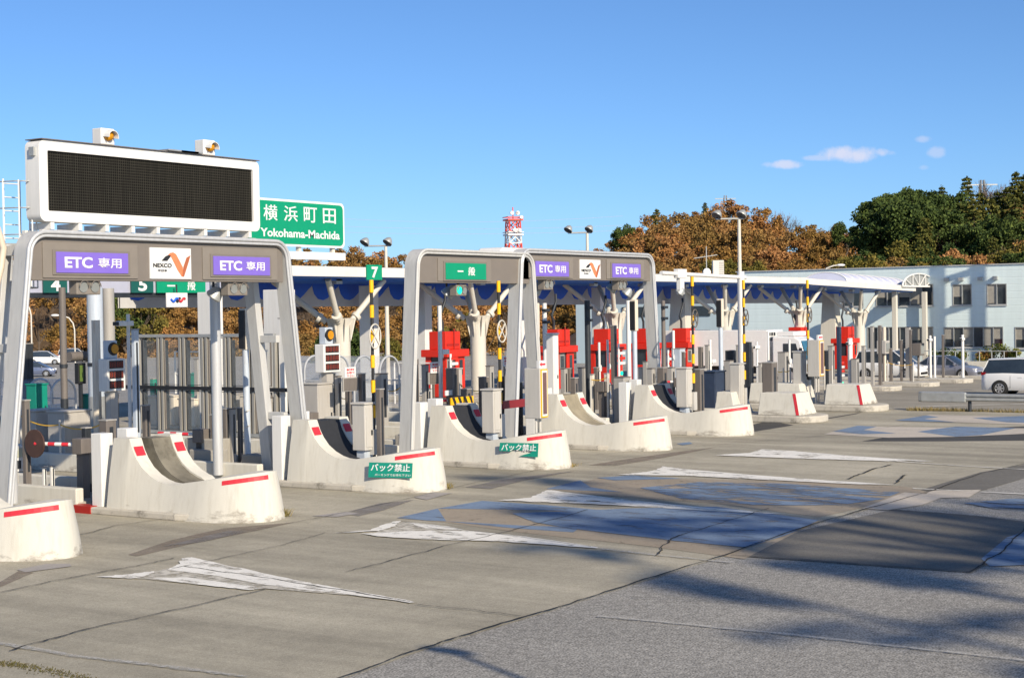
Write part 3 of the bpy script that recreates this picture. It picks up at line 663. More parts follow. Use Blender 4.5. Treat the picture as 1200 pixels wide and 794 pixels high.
# ------------------------------------------------------------------ black message board on its gantry
VY = 27.2
def message_board():
    a = onY(45, 163, VY); c = onY(305, 276, VY); zt = a.z; zb = onY(47, 259, VY).z; xa, xb = a.x, c.x; cx = (xa+xb)/2
    o = thing('message_board', 'large black LED message board in a white rounded frame above the left portal', 'message board', (cx, VY, zb))
    hw = (xb-xa)/2; H = zt-zb; fr = .235
    def rr(hw_, z0, z1, r, y):
        pts = []
        for (sx, zc, a0) in ((1, z0+r, -90), (1, z1-r, 0), (-1, z1-r, 90), (-1, z0+r, 180)):
            for i in range(5):
                t = R(a0+90*i/4); pts.append((sx*(hw_-r)+r*math.cos(t), y, zc+r*math.sin(t)))
        return pts
    O = rr(hw, 0, H, .16, 0); I = rr(hw-fr, fr, H-fr*.95, .03, 0); n = len(O); b = MB()
    vs = O+I+[(p[0], .06, p[2]) for p in I]; b.add(vs, [(r*n+i, r*n+(i+1) % n, (r+1)*n+(i+1) % n, (r+1)*n+i) for r in range(2) for i in range(n)])
    vs2 = O+[(p[0], .45, p[2]) for p in O]; b.add(vs2, [(i, (i+1) % n, n+(i+1) % n, n+i) for i in range(n)]+[tuple(range(n, 2*n))])
    b.build('case', m['white'], o, smooth=30)
    b = MB(); b.box(-hw+fr-.01, hw-fr+.01, .055, .1, fr-.01, H-fr*.95+.01); b.build('led_field', m['led'], o)
    b = MB(); b.box(-hw+.05, hw-.02, -.05, .5, H+.008, H+.028); b.build('rain_hood', m['bollard'], o)
    for xx, w in ((hw*.22, .5), (hw*.3, .35)):
        b = MB(); b.box(xx-w, xx+w, -.1, .25, H+.036, H+.07); b.build('hood_flap', m['galv'], o)
    b = MB(); b.box(-hw-.06, -hw, .1, .26, H-.35, H-.16); b.build('hinge', m['galv'], o)
    for pxx, pyy in ((123, 165), (242, 181)):
        q = onY(pxx, pyy, VY+.1); lx = q.x-cx; z0 = H+.035
        bc = MB(); bc.box(lx-.2, lx+.2, .0, .3, z0, z0+.37); be = bc.build('beacon_box', m['white'], o, bevel=.02)
        l = MB(); l.lathe([(.115, 0), (.115, .03), (.09, .1), (.02, .13)], n=18); lo = l.build('amber_lens', m['amber'], be, smooth=50); lo.location = (lx, 0, z0+.19); lo.rotation_euler = (R(90), 0, 0)
        v = MB(); vs = []
        for i in range(13):
            t = R(-15+200*i/12); vs += [(lx+.135*math.cos(t), 0, z0+.19+.135*math.sin(t)), (lx+.135*math.cos(t), -.2, z0+.19+.135*math.sin(t)-.03), (lx+.148*math.cos(t), -.2, z0+.19+.148*math.sin(t)-.03), (lx+.148*math.cos(t), 0, z0+.19+.148*math.sin(t))]
        f = []
        for i in range(12):
            for j in range(4): f.append((i*4+j, i*4+(j+1) % 4, (i+1)*4+(j+1) % 4, (i+1)*4+j))
        v.add(vs, f); v.build('visor', m['white'], be, smooth=40)
    return cx, zb, hw
bcx, bzb, bhw = message_board()
g = thing('sign_gantry', 'white steel gantry beams and braces carrying the black message board', 'gantry', (bcx, VY, 0))
b = MB()
for yy, zz, hh in ((.05, bzb-.30, .13), (.62, bzb-.30, .13)):
    b = MB(); b.box(-bhw+.1, bhw-.1, yy, yy+.12, zz, zz+hh); b.build('beam', m['fascia'], g, bevel=.01)
for i in range(9):
    x = -bhw+.35+i*(2*bhw-.7)/8
    b = MB(); b.box(x-.05, x+.05, .02, .74, bzb-.16, bzb-.012); b.build('bracket', m['white'], g)
for i in range(6):
    x = -bhw+.8+i*(2*bhw-1.6)/5
    b = MB(); b.box(x-.16, x+.16, -.55, .6, bzb-.49, bzb-.31); b.build('cross_beam', m['fascia'], g, bevel=.01)
b = MB(); b.box(-bhw-.8, bhw-.2, .68, .80, bzb-.62, bzb-.46); b.build('rear_beam', m['galv'], g)
for x in (onY(10, 400, VY+.75).x-bcx, bhw-.9):
    b = MB(); b.cyl((x, .75, .2), (x, .75, bzb-.5), .13, n=14); b.build('gantry_post', m['silver'], g, smooth=40)
# caged ladder at its left end
q = onY(14, 250, VY+1.0)
o = thing('caged_ladder', 'white caged access ladder at the left end of the message board gantry', 'ladder', (q.x, VY+1.0, 0))
for s in (-.22, .22):
    b = MB(); b.cyl((s, 0, 5.3), (s, 0, 7.3), .022, n=8); b.build('rail', m['white'], o)
for i in range(7):
    b = MB(); b.cyl((-.22, 0, 5.4+i*.3), (.22, 0, 5.4+i*.3), .014, n=6); b.build('rung', m['white'], o)
for i in range(5):
    z = 4.9+i*.58; b = MB(); b.tube([(.36*math.cos(R(t))*1.0, -.05-.62*math.sin(R(t)), z) for t in range(0, 181, 20)], .016, 6); b.build('cage_hoop', m['galv'], o)
for t in (10, 50, 90, 130, 170):
    b = MB(); b.tube([(.36*math.cos(R(t)), -.05-.62*math.sin(R(t)), z) for z in (4.9, 7.25)], .018, 6); b.build('cage_bar', m['white'], o)
b = MB(); b.box(-.5, 1.2, -.1, .8, 5.3, 5.38); b.build('landing', m['dark'], o)
# bent beige pole at the very left edge
q = onY(8, 300, VY-.6); o = thing('bent_pole', 'beige bent steel pole at the extreme left edge beside the portal', 'pole', (q.x-.1, VY-.6, 0))
b = MB(); b.tube([(-.55, 0, .2), (-.5, 0, 3.4), (-.38, 0, 4.3), (-.05, 0, 5.3), (.02, 0, 5.7), (-.12, 0, 6.1), (-.3, 0, 6.3), (-.3, 0, 7.3)], .07, 10); b.build('pipe', m['beige'], o, smooth=60)

# ------------------------------------------------------------------ canopy
CY, CB = 42.0, 47.2
def canopy():
    o = thing('toll_canopy', 'long white-edged toll plaza canopy with blue underside and painted wave panel', 'canopy', (34, CY, 0))
    N_ = 60; x1 = 122-34
    def zf(x):  # fascia top along the row
        X = x+34
        if X > 100: return 6.05-.0205*(X-100)
        return 6.15-.001*(X-47)
    x0_ = 9.0; xs = [x0_+(x1-x0_)*i/N_ for i in range(N_+1)]
    def run(sec, nm, mt):
        b = MB(); n = len(sec(0)); vs = []
        for x in xs: vs += [(x, y, z) for y, z in sec(x)]
        fs = [(i*n+j, i*n+(j+1) % n, (i+1)*n+(j+1) % n, (i+1)*n+j) for i in range(N_) for j in range(n)]
        fs += [tuple(range(n)), tuple(range(N_*n+n-1, N_*n-1, -1))]
        b.add(vs, fs); return b.build(nm, mt, o)
    fs_ = lambda x: .40 - .0*x
    run(lambda x: [(0, zf(x)-.40), (0, zf(x)), (.25, zf(x)+.03), (.25, zf(x)-.40)], 'fascia', m['fascia'])
    run(lambda x: [(.252, zf(x)-.12), (.252, zf(x)-.01), (2.6, zf(x)+.12), (CB-CY+.6, zf(x)+.02), (CB-CY+.6, zf(x)-.25), (2.6, zf(x)-.2)], 'roof_deck', m['white'])
    run(lambda x: [(.252, zf(x)-.46), (.252, zf(x)-.38), (CB-CY+.5, zf(x)-.38), (CB-CY+.5, zf(x)-.46)], 'ceiling', m['underside'])
    for k in range(7):
        y = .9+k*.62; b = MB(); b.box(x0_, x1*.78, y, y+.09, 5.60-k*.005, 5.68); b.build('ceiling_rib', m['underside'], o)
    # wave panel hanging at the back
    zt = lambda x: zf(x)-.42; zbk = lambda x: 4.58 - .0023*x - (0 if x < 66 else .001*(x-66))
    b = MB(); vs = []
    for x in xs: vs += [(x, CB-CY, zbk(x)), (x, CB-CY, zt(x)), (x, CB-CY+.12, zt(x)), (x, CB-CY+.12, zbk(x))]
    b.add(vs, [(i*4+j, i*4+(j+1) % 4, (i+1)*4+(j+1) % 4, (i+1)*4+j) for i in range(N_) for j in range(4)]); wp = b.build('wave_panel', m['canopygrey'], o)
    per = 1.9; q = MB(); shp = [(0, 1), (-.06, .80), (.01, .50), (.15, .30), (.34, .25), (.50, .33), (.66, .50), (.80, .68), (.92, .80), (1.0, 1.0)]
    k = 0; x = x0_+.3
    while x < x1-3:
        if True:
            q.prism([(x+p[0]*per, CB-CY-.02, zbk(x)+(zt(x)-.02-zbk(x))*p[1]) for p in shp], (0, .017, 0))
        x += per; k += 1
    q.build('painted_wave', m['blue'], wp)
    # downlights
    for i in range(14):
        X = 12+i*5.4; b = MB(); b.box(X-.2, X+.2, .9, 1.2, zf(X)-.68, zf(X)-.47); b.build('downlight', m['galv'], o)
    return o, zf
can, zf = canopy()
# barrel roof light at the right end
def barrel():
    x0 = onY(985, 331, CY+1.2).x; x1 = onY(1056, 331, CY+1.2).x
    o = thing('barrel_rooflight', 'pale lavender barrel-vaulted roof light on the right end of the canopy', 'roof light', ((x0+x1)/2, CY+2.4, 5.98))
    b = MB(); h = (x1-x0)/2; vs = []; n = 13
    for X in (-h, h):
        for i in range(n):
            t = math.pi*i/(n-1); vs.append((X, -1.7*math.cos(t), .05+.72*math.sin(t)-(.12 if X < 0 else .42)))
    b.add(vs, [(i, i+1, n+i+1, n+i) for i in range(n-1)]+[tuple(range(n)), tuple(range(2*n-1, n-1, -1))]); b.build('vault', mat('vault_sheet', (.55,.57,.70), .4, var=.03), o, smooth=40)
    for k in range(9):
        X = -h+2*h*k/8; b = MB(); b.tube([(X, -1.71*math.cos(math.pi*i/12), .05+.73*math.sin(math.pi*i/12)-.12-.15*(k/4)) for i in range(13)], .04, 5); b.build('hoop', m['white'], o)
    p = onY(1076, 331, CY); o = thing('arched_truss', 'white arched truss frame at the far right end of the canopy', 'truss', (p.x, CY-.1, 5.55))
    w = onY(1092, 331, CY).x-onY(1053, 331, CY).x; hw = w/2; hh = 1.0
    arc = [(-hw*math.cos(math.pi*i/16), 0, .05+hh*math.sin(math.pi*i/16)) for i in range(17)]
    b = MB(); b.tube(arc, .07, 6); b.build('arch', m['white'], o)
    b = MB(); b.box(-hw, hw, -.07, .07, -.02, .1); b.build('chord', m['white'], o)
    b = MB()
    for i in (3, 6, 8, 10, 13): b.bar((arc[i][0], 0, .05), arc[i], .07, .07)
    for i, j in ((3, 6), (6, 8), (8, 10), (10, 13)): b.bar(arc[i] if i < 8 else (arc[i][0], 0, .05), (arc[j][0], 0, .05) if i < 8 else arc[j], .06, .06)
    b.build('web', m['white'], o)
    b = MB(); b.prism([(p_[0]*.97, .1, p_[2]*.97) for p_ in arc], (0, .04, 0)); b.build('back_sheet', m['galv'], o)
barrel()
# tree-shaped columns
def tree_column(px, k, label):
    p = onY(px, 440, CY+1.6); X = p.x; z0 = gz(X, 43)+.25; zt = zf(X-34)
    o = thing('branching_column', label, 'column', (X, CY+1.6, z0), group='round canopy columns with four struts')
    h = zt-2.15-z0; b = MB(); b.lathe([(.385, 0), (.385, h-.5), (.42, h-.3), (.58, h)], n=24); b.build('shaft', m['column'], o, smooth=50)
    for dx, dy in ((-1.9, -.9), (1.9, -.9), (-1.9, 2.2), (1.9, 2.2)):
        b = MB(); b.cyl((dx*.22, dy*.22, h-.15), (dx, dy, zt-.5-z0), .13, n=12); s = b.build('strut', m['column'], o, smooth=40)
        c = MB(); d = Vector((dx, dy, 1.8)).normalized(); a = Vector((dx*.22, dy*.22, h-.15))+d*.35; c.cyl(a-d*.08, a+d*.08, .22, n=14); c.build('flange', m['column'], s, smooth=40)
    for a in range(8):
        t = math.pi*a/4+.2; g_ = MB(); c_, s_ = math.cos(t), math.sin(t); nrm = Vector((-s_, c_, 0))*.03
        g_.prism([Vector((.43*c_, .43*s_, h-1.0))-nrm/2, Vector((.66*c_, .66*s_, h-.02))-nrm/2, Vector((.43*c_, .43*s_, h-.02))-nrm/2], nrm); g_.build('gusset', m['column'], o)
tree_column(401, 7, 'cream canopy column with four struts behind the price display, right of the large portal')
tree_column(561, 8, 'cream canopy column with four struts seen through the green-signed portal')
tree_column(851, 11, 'cream canopy column with four struts behind the white camera mast')
tree_column(938, 12, 'cream canopy column with four struts beside the white truck cab')
tree_column(1008, 13, 'cream canopy column with four struts behind the farthest red booth')
tree_column(722, 9, 'cream canopy column with four struts seen between red booths in the farther portal')
# square piers and plain white columns (px left, px right, top, bottom row)
def pier(pxc, wl, wt, Y, label, mt='column', z0=None):
    p = onY(pxc, 400, Y); z0 = gz(p.x, Y)+.1 if z0 is None else z0; zt = zf(p.x-34)-.7
    o = thing('tapered_pier', label, 'pier', (p.x, Y, z0), group='tapered square piers under the canopy')
    b = MB(); h = zt-z0; a, c = wl/2, wt/2; P = lambda z, w: [(-w, -w, z), (w, -w, z), (w, w, z), (-w, w, z)]
    b.add(P(0, a)+P(h, c), [(3,2,1,0),(4,5,6,7),(0,1,5,4),(1,2,6,5),(2,3,7,6),(3,0,4,7)]); b.build('shaft', m[mt], o, bevel=.02)
pier(799, 1.5, .95, 46, 'broad tapered pier just right of the farther portal, lit on one side')
pier(974, 1.5, .95, 46, 'broad tapered pier right of the yellow-framed display, near the farthest booth')
for px, r, Y, lab in ((433, .33, 46.2, 'white square canopy post left of the striped pole under number 7'), (497, .3, 46.4, 'white square canopy post just inside the green-signed portal'), (702, .3, 46.2, 'white square canopy post in the left half of the farther portal'),
                      (610, .28, 45.8, 'white square canopy post left of the farther portal leg'), (328, .36, 33.5, 'tall white square post just left of the right leg of the large portal'), (247, .3, 37.5, 'white square post behind the glazed screen, below the emblem')):
    p = onY(px, 400, Y); o = thing('canopy_post', lab, 'post', (p.x, Y, .1), group='white square posts under the canopy')
    b = MB(); b.box(-r, r, -r, r, 0, zf(max(0, p.x-34))-.75 if Y > 40 else 4.9); b.build('shaft', m['white'], o, bevel=.02)
    b = MB(); b.box(-r-.06, r+.06, -r-.06, r+.06, 0, .12); b.build('base_plate', m['galv'], o)
for px, Y, lab in ((1049, CY+.8, 'thin pale column under the right part of the canopy, left of the end column'), (1084, CY+.12, 'thin white end column at the right tip of the canopy')):
    p = onY(px, 400, Y); z0 = gz(p.x, Y); o = thing('end_column', lab, 'column', (p.x, Y, z0), group='thin columns at the canopy end')
    b = MB(); b.box(-.18, .18, -.18, .18, 0, zf(p.x-34)-.1-z0-.3); b.build('shaft', m['column'], o, bevel=.02)
    b = MB(); b.box(-.35, .35, -.35, .35, 0, .4); b.build('footing', m['bollard2'], o)
# grey pipe columns at the left
for px, r, Y, mt, lab, zt in ((112, .26, 40, 'bluegrey', 'blue-grey round pipe column in the left half of the large portal', 5.2), (128, .2, 41, 'bollard2', 'slimmer grey column right of the blue-grey pipe column', 5.2), (74, .11, 40, 'bollard', 'thin brown-grey pole between the parked cars, under lane number 4', 5.2)):
    p = onY(px, 400, Y); o = thing('pipe_column', lab, 'column', (p.x, Y, 0), group='pipe columns under the left canopy')
    b = MB(); b.cyl((0, 0, 0), (0, 0, zt), r, n=18); b.build('shaft', m[mt], o, smooth=40)
    b = MB(); b.cyl((0, 0, 2.6), (0, 0, 2.72), r+.02, n=18); b.build('clamp', m['dark'], o, smooth=40)
    b = MB(); b.cyl((0, 0, 0), (0, 0, 1.6), r+.012, n=18); b.build('sleeve', m['dark'] if px == 74 else m['galv'], o, smooth=40)

# ------------------------------------------------------------------ boards on the canopy
def flat_sign(name, label, cat, px0, py0, px1, py1, Y, mt, depth=.08, border=None, group=None):
    a = onY(px0, py0, Y); c = onY(px1, py1, Y); w = c.x-a.x; h = a.z-c.z
    o = thing(name, label, cat, ((a.x+c.x)/2, Y, (a.z+c.z)/2), group=group)
    if border:
        pts = []; r = .22
        for (sx, sz, a0) in ((1, -1, -90), (1, 1, 0), (-1, 1, 90), (-1, -1, 180)):
            for i in range(5): t = R(a0+90*i/4); pts.append((sx*(w/2-r)+r*math.cos(t), 0, sz*(h/2-r)+r*math.sin(t)))
        b = MB(); b.prism(pts, (0, depth, 0)); b.build('border', m['signwhite'], o)
        b = MB(); b.prism([(p[0]*(1-2*border/w), -.006, p[2]*(1-2*border/h)) for p in pts], (0, .005, 0)); f = b.build('face', mt, o)
    else:
        b = MB(); b.box(-w/2, w/2, 0, depth, -h/2, h/2); f = b.build('face', mt, o, bevel=.004)
    return o, f, w, h
o, f, w, h = flat_sign('place_name_sign', 'big green sign reading Yokohama-Machida in Japanese and Latin letters above the canopy', 'sign', 286, 230, 404, 291, 42.6, m['green'], border=.09)
for i, ch in enumerate('横浜町田'): text(ch, f, (w*(-.255+i*.198), -.012, h*.20), FRONT, h*.33, w*.135, m['signwhite'], .008)
text('Yokohama-Machida', f, (w*.045, -.012, -h*.22), FRONT, h*.18, w*.80, m['signwhite'], .022)
for x in (-.3, .05, .4): b = MB(); b.box(x*w-.08, x*w+.08, .1, .26, -h/2-.55, -h/2+.1); b.build('support', m['rust'], o)
o, f, w, h = flat_sign('blank_board', 'long blank white board directly beneath the green place name sign', 'board', 300, 293, 405, 305, 42.5, m['signwhite'], .3)
o, f, w, h = flat_sign('lane_board', 'long white board with lane numbers, coloured for shade, hung below the left canopy', 'board', -40, 322, 262, 343, 41.4, mat('shaded_white', (.40,.41,.50), .5, var=.04), .25)  # white board, with bluish shade put into its base colour
b = MB(); b.box(-w/2, w/2, .02, .5, -h/2-.16, -h/2-.002); b.build('support_beam', m['dark'], o)
b = MB(); b.box(-w/2, w/2+.6, .251, 3.0, h/2-.05, h/2+.5); b.build('rear_housing', m['canopygrey'], o)
o, f, w, h = flat_sign('lane_number_sign', 'shade-darkened green lane number 4 plate behind the large portal', 'sign', 51, 324, 79, 343, 41.3, mat('shaded_green', (.006,.09,.075), .5, var=.05), .05, group='lane number plates')  # sign green of plates 4 and 5 darkened to carry their shade
text('4', f, (0, -.006, 0), FRONT, h*.78, w*.4, m['signwhite'], .03)
o, f, w, h = flat_sign('lane_number_sign', 'shade-darkened green lane number 5 plate behind the large portal', 'sign', 154, 324, 180, 343, 41.3, bpy.data.materials['shaded_green'], .05, group='lane number plates')
text('5', f, (0, -.006, 0), FRONT, h*.78, w*.4, m['signwhite'], .03)
o, f, w, h = flat_sign('general_lane_sign', 'green general-lane plate right of the number 5 plate', 'sign', 184, 324, 241, 343, 41.28, m['green'], .05)
text('一', f, (-.22*w, -.006, -.06*h), FRONT, None, w*.16, m['signwhite'], .03); text('般', f, (.2*w, -.006, -.06*h), FRONT, h*.6, w*.17, m['signwhite'], .025)
o, f, w, h = flat_sign('lane_number_sign', 'bright green lane number 7 plate on the front of the canopy, above the striped pole', 'sign', 430, 310, 448, 328, 24.6, m['green'], .04, group='lane number plates')
text('7', f, (0, -.006, 0), FRONT, h*.74, w*.42, m['signwhite'], .035)
o, f, w, h = flat_sign('wave_logo_sign', 'small white plate with a blue and red wave mark hanging below the green plate', 'sign', 195, 343, 220, 359.5, 41.0, m['signwhite'], .04)
for s, mt, xx in ((1, m['blue'], -.14), (1, m['red'], .2)):
    b = MB(); b.tube([(w*(xx+.17*(t/8-.5)*2), -.012, h*(.12*math.sin((t/8)*2*math.pi+2.6))) for t in range(9)], .045, 6); b.build('wave_mark', mt, f)
b = MB(); b.tube([(w*(.03+.1*(t/8-.5)*2), -.016, h*(.14*math.sin((t/8)*2*math.pi+2.6))) for t in range(9)], .04, 6); b.build('dark_wave_mark', m['ink'], f)  # black wave printed between the blue and red marks
b = MB(); b.cyl((0, .02, h/2), (0, .02, h/2+.3), .03); b.build('hanger', m['dark'], o)

# ------------------------------------------------------------------ pale blue office building
def cladding():
    mm = mat('blue_cladding', (.66,.77,.78), .55, var=.05, scale=.4, streak=True); nt = mm.node_tree; b = nt.nodes['Principled BSDF']; N = nt.nodes.new; L = nt.links.new
    geo = N('ShaderNodeNewGeometry'); sp = N('ShaderNodeSeparateXYZ'); L(geo.outputs['Position'], sp.inputs[0])
    mo = N('ShaderNodeMath'); mo.operation = 'PINGPONG'; L(sp.outputs['Z'], mo.inputs[0]); mo.inputs[1].default_value = .28
    r = N('ShaderNodeMapRange'); L(mo.outputs[0], r.inputs[0]); r.inputs[1].default_value = 0; r.inputs[2].default_value = .05; bp = N('ShaderNodeBump'); bp.inputs['Strength'].default_value = .4; bp.inputs['Distance'].default_value = .02
    L(r.outputs[0], bp.inputs['Height']); L(bp.outputs[0], b.inputs['Normal']); return mm
m['bldg'] = cladding()
BX = 125.0
def building():
    zt = 7.2; y0, y1 = 20.0, 59.0
    o = thing('office_building', 'long pale blue two-storey office building at the right, behind the canopy', 'building', (BX, 40, -1.0))
    wins = []
    def win(pxl, pxr, pyt, pyb, nm='window', n=2, open_=None):
        a = onX(pxl, pyt, BX); c = onX(pxr, pyb, BX); wins.append((min(a.y, c.y), max(a.y, c.y), min(a.z, c.z), max(a.z, c.z), n))
    win(1116, 1139, 333, 357.5); win(1156, 1180, 332.5, 357); win(1026, 1094, 334, 358, n=5); win(986, 1012, 336, 359, n=2)
    win(1106, 1176, 383, 407, n=6); win(1189, 1225, 383, 408, n=3); win(1016, 1094, 383, 409, n=6)
    ys = [(17.5, 19.8, 3.95, 6.0, 2), (14, 16.3, 3.95, 6.0, 2), (20, 28, .55, 2.5, 4)]
    # facade wall pieced around the openings
    W_ = wins; zs = sorted({-1.2, zt}|{round(w[2], 3) for w in W_}|{round(w[3], 3) for w in W_}); yy = sorted({y0-14, y1}|{round(w[0], 3) for w in W_}|{round(w[1], 3) for w in W_})
    b = MB()
    for i in range(len(yy)-1):
        for j in range(len(zs)-1):
            cy, cz = (yy[i]+yy[i+1])/2, (zs[j]+zs[j+1])/2
            if any(w[0] < cy < w[1] and w[2] < cz < w[3] for w in W_): continue
            b.add([(0, yy[i]-40, zs[j]+1), (0, yy[i+1]-40, zs[j]+1), (0, yy[i+1]-40, zs[j+1]+1), (0, yy[i]-40, zs[j+1]+1)], [(0, 3, 2, 1)])
    b.build('facade', m['bldg'], o, recalc=False)
    b = MB(); b.box(.35, 14, y0-54, y1-40, -.2, zt+1); b.build('wall', m['bldg'], o)
    b = MB(); b.box(-.12, 14.2, y0-54.2, y1-39.8, zt+1.003, zt+1.07); b.build('roof_edge', m['canopygrey'], o)
    for w in W_:
        fr = MB(); ya, yb, za, zb = w[0]-40, w[1]-40, w[2]+1, w[3]+1; t = .07
        fr.box(-.03, .2, ya, yb, za, za+t); fr.box(-.03, .2, ya, yb, zb-t, zb); fr.box(-.03, .2, ya, ya+t, za+t, zb-t); fr.box(-.03, .2, yb-t, yb, za+t, zb-t)
        for k in range(1, w[4]): y = ya+(yb-ya)*k/w[4]; fr.box(-.02, .15, y-.035, y+.035, za+t, zb-t)
        f = fr.build('window', m['galv'], o); g_ = MB(); g_.box(.1, .14, ya+.02, yb-.02, za+.02, zb-.02); g_.build('pane', m['glass'], f)
        rnd = random.Random(int(w[0]*10))
        for k in range(w[4]):
            if rnd.random() < .6:
                y = ya+(yb-ya)*k/w[4]; d = rnd.choice((1, .95, .6)); c = MB(); c.box(.07, .085, y+.05, y+(yb-ya)/w[4]-.05, zb-t-(zb-za-2*t)*d, zb-t); c.build('blind', mat('blind_grey', (.33,.31,.27), .7) if 'blind_grey' not in bpy.data.materials else bpy.data.materials['blind_grey'], f)
        s = MB(); s.box(-.1, .0-.035, ya-.05, yb+.05, za-.08, za-.0); s.build('sill', m['canopygrey'], f)
    for px, py in ((1110, 327.5), (1127, 327), (1149.5, 326.5), (1167, 325.5)):
        p = onX(px, py, BX); v = MB(); v.box(-.35, 0, p.y-40-.18, p.y-40+.18, p.z+1-.14, p.z+1+.14); v.build('vent_hood', m['galv'], o)
    # lower wing to the left
    b = MB(); b.box(.5, 12, y1-39.9, 36, -.2, 5.9); b.build('lower_wing', mat('wing_cladding', (.44,.54,.58), .55, var=.04, scale=.5, streak=True), o)
    for ya in (62, 68): 
        f = MB(); f.box(.42, .5, ya-40, ya-37, 1.8+2.6, 5.3); f.build('window', m['glass'], o)
building()

# ------------------------------------------------------------------ red toll booths
def booth(px, Y, label, w=1.5, s=1.0):
    p = onY(px, 430, Y); z0 = gz(p.x, Y)+.25
    o = thing('toll_booth', label, 'toll booth', (p.x, Y, z0), group='red toll booths')
    d = 1.2; h = 1.85
    b = MB(); b.box(-w/2, w/2, 0, d, 0, .95); b.build('lower_body', m['booth'], o, bevel=.02)
    for q_ in ((.05, w/2, .0, .62), (-w/2, -w/2+.16, 0, .2), (-w/2, -w/2+.16, d-.3, d), (w/2-.16, w/2, d-.5, d)):
        b = MB(); b.box(*q_, .952, h); b.build('pillar', m['booth'], o, bevel=.015)
    b = MB(); b.box(-w/2+.06, w/2-.06, .06, d-.06, .953, h-.002); b.build('cabin_window', m['glass'], o)
    b = MB(); b.box(-w/2+.05, -w/2+.5, -.04, .05, 1.0, 1.75); f = b.build('window_frame', m['alu'], o, bevel=.01)
    b = MB(); b.box(-w/2+.1, -w/2+.43, -.05, -.041, 1.08, 1.68); b.build('pane', m['glass'], f)
    b = MB(); b.box(.3, .55, -.02, -.001, 1.0, 1.7); b.build('side_window', m['glass'], o)
    b = MB(); b.box(-w/2-.14, w/2+.14, -.18, d+.15, h, h+.34); b.build('roof_band', m['booth'], o, bevel=.03)
    b = MB(); b.box(-w/2+.12, w/2-.2, .1, d-.15, h+.343, h+1.18); u = b.build('roof_unit', m['booth'], o, bevel=.03)
    c = MB(); c.box(-w/2+.2, w/2-.33, .085, .099, h+.5, h+.62); c.build('grille', m['boothd'], u)
    c = MB(); c.cyl((.0, .05, h+.36), (.0, .05, h+1.3), .03, n=6); c.build('cable', m['boothd'], u)
    b = MB(); b.tube([(.1, .8, h+1.15), (.1, .8, h+1.6), (-.1, .8, h+1.9), (.35, .8, h+2.6), (.5, .9, h+3.0)], .07, 8); b.build('duct', m['dark'], o, smooth=60)
    return o
for px, Y, lab in ((534, 42.3, 'red toll booth seen through the green-signed portal'), (664, 42.0, 'red toll booth left of centre in the farther portal, white sign board in front'),
                   (722, 42.6, 'red toll booth in the middle of the farther portal, behind a dark post'), (768, 43.0, 'red toll booth half hidden behind the right leg of the farther portal'), (812, 43.2, 'red toll booth just right of the farther portal, beside the tapered pier'),
                   (945, 43.0, 'red toll booth behind the yellow-framed display, beside the truck'), (1000, 41.5, 'farthest red toll booth with an emblem, near the right end of the canopy')):
    booth(px, Y, lab)

# ------------------------------------------------------------------ equipment on the islands
def isl(k, off, px, py): return onX(px, py, ISX[k]+off)
def spot(k, off, px, ytop, base=.2):
    """position on an island strip seen in column px, and the height that reaches row ytop"""
    p = isl(k, off, px, ytop); g_ = gz(p.x, p.y); return p.x, p.y, g_+base, p.z-g_-base
EQ = 'lane equipment posts on the toll islands'
def bollard(k, off, px, ytop, w, mt, label, base=.2, group=None, head=None, dp=None):
    x, y, z, h = spot(k, off, px, ytop, base); h = max(h, .3)
    if k >= 11: w *= .62
    o = thing('sensor_post', label, 'post', (x, y, z), group=group or 'square sensor posts on the islands'); d = dp or w*.8
    b = MB(); b.box(-w/2, w/2, -d/2, d/2, 0, h-.03); b.build('housing', m[mt], o, bevel=.012)
    b = MB(); b.box(-w/2-.012, w/2+.012, -d/2-.012, d/2+.012, h-.028, h); b.build('cap', m['bollard2'] if mt != 'bollard2' else m['bollard'], o)
    b = MB(); b.box(-w*.18, w*.18, -d/2-.008, -d/2-.001, h*.25, h*.9); b.build('lens_strip', m['dark'], o)
    b = MB(); b.box(-w/2-.05, w/2+.05, -d/2-.05, d/2+.05, 0, .05); b.build('base_plate', m['galv'], o)
    return o
def cabinet(k, off, px, ytop, w, d, label, mt='cab', base=.2, h=None, foot=0, group='equipment cabinets on the islands', name='equipment_cabinet'):
    x, y, z, hh = spot(k, off, px, ytop, base); o = thing(name, label, 'cabinet', (x, y, z), group=group)
    b = MB(); b.box(-w/2, w/2, -d/2, d/2, foot, hh-.05); b.build('body', m[mt], o, bevel=.02)
    b = MB(); b.box(-w/2-.03, w/2+.03, -d/2-.03, d/2+.03, hh-.049, hh); b.build('lid', m[mt], o, bevel=.01)
    b = MB(); b.box(-w/2+.05, w/2-.05, -d/2-.014, -d/2-.001, foot+.08, hh-.12); dr = b.build('door', m[mt], o, bevel=.006)
    c = MB(); c.box(w/2-.14, w/2-.1, -d/2-.035, -d/2-.0145, hh*.5, hh*.5+.12); c.build('handle', m['dark'], dr)
    if foot:
        b = MB(); b.box(-w*.32, w*.32, -d*.3, d*.3, 0, foot-.001); b.build('foot', m['bluegrey'], o)
    return o
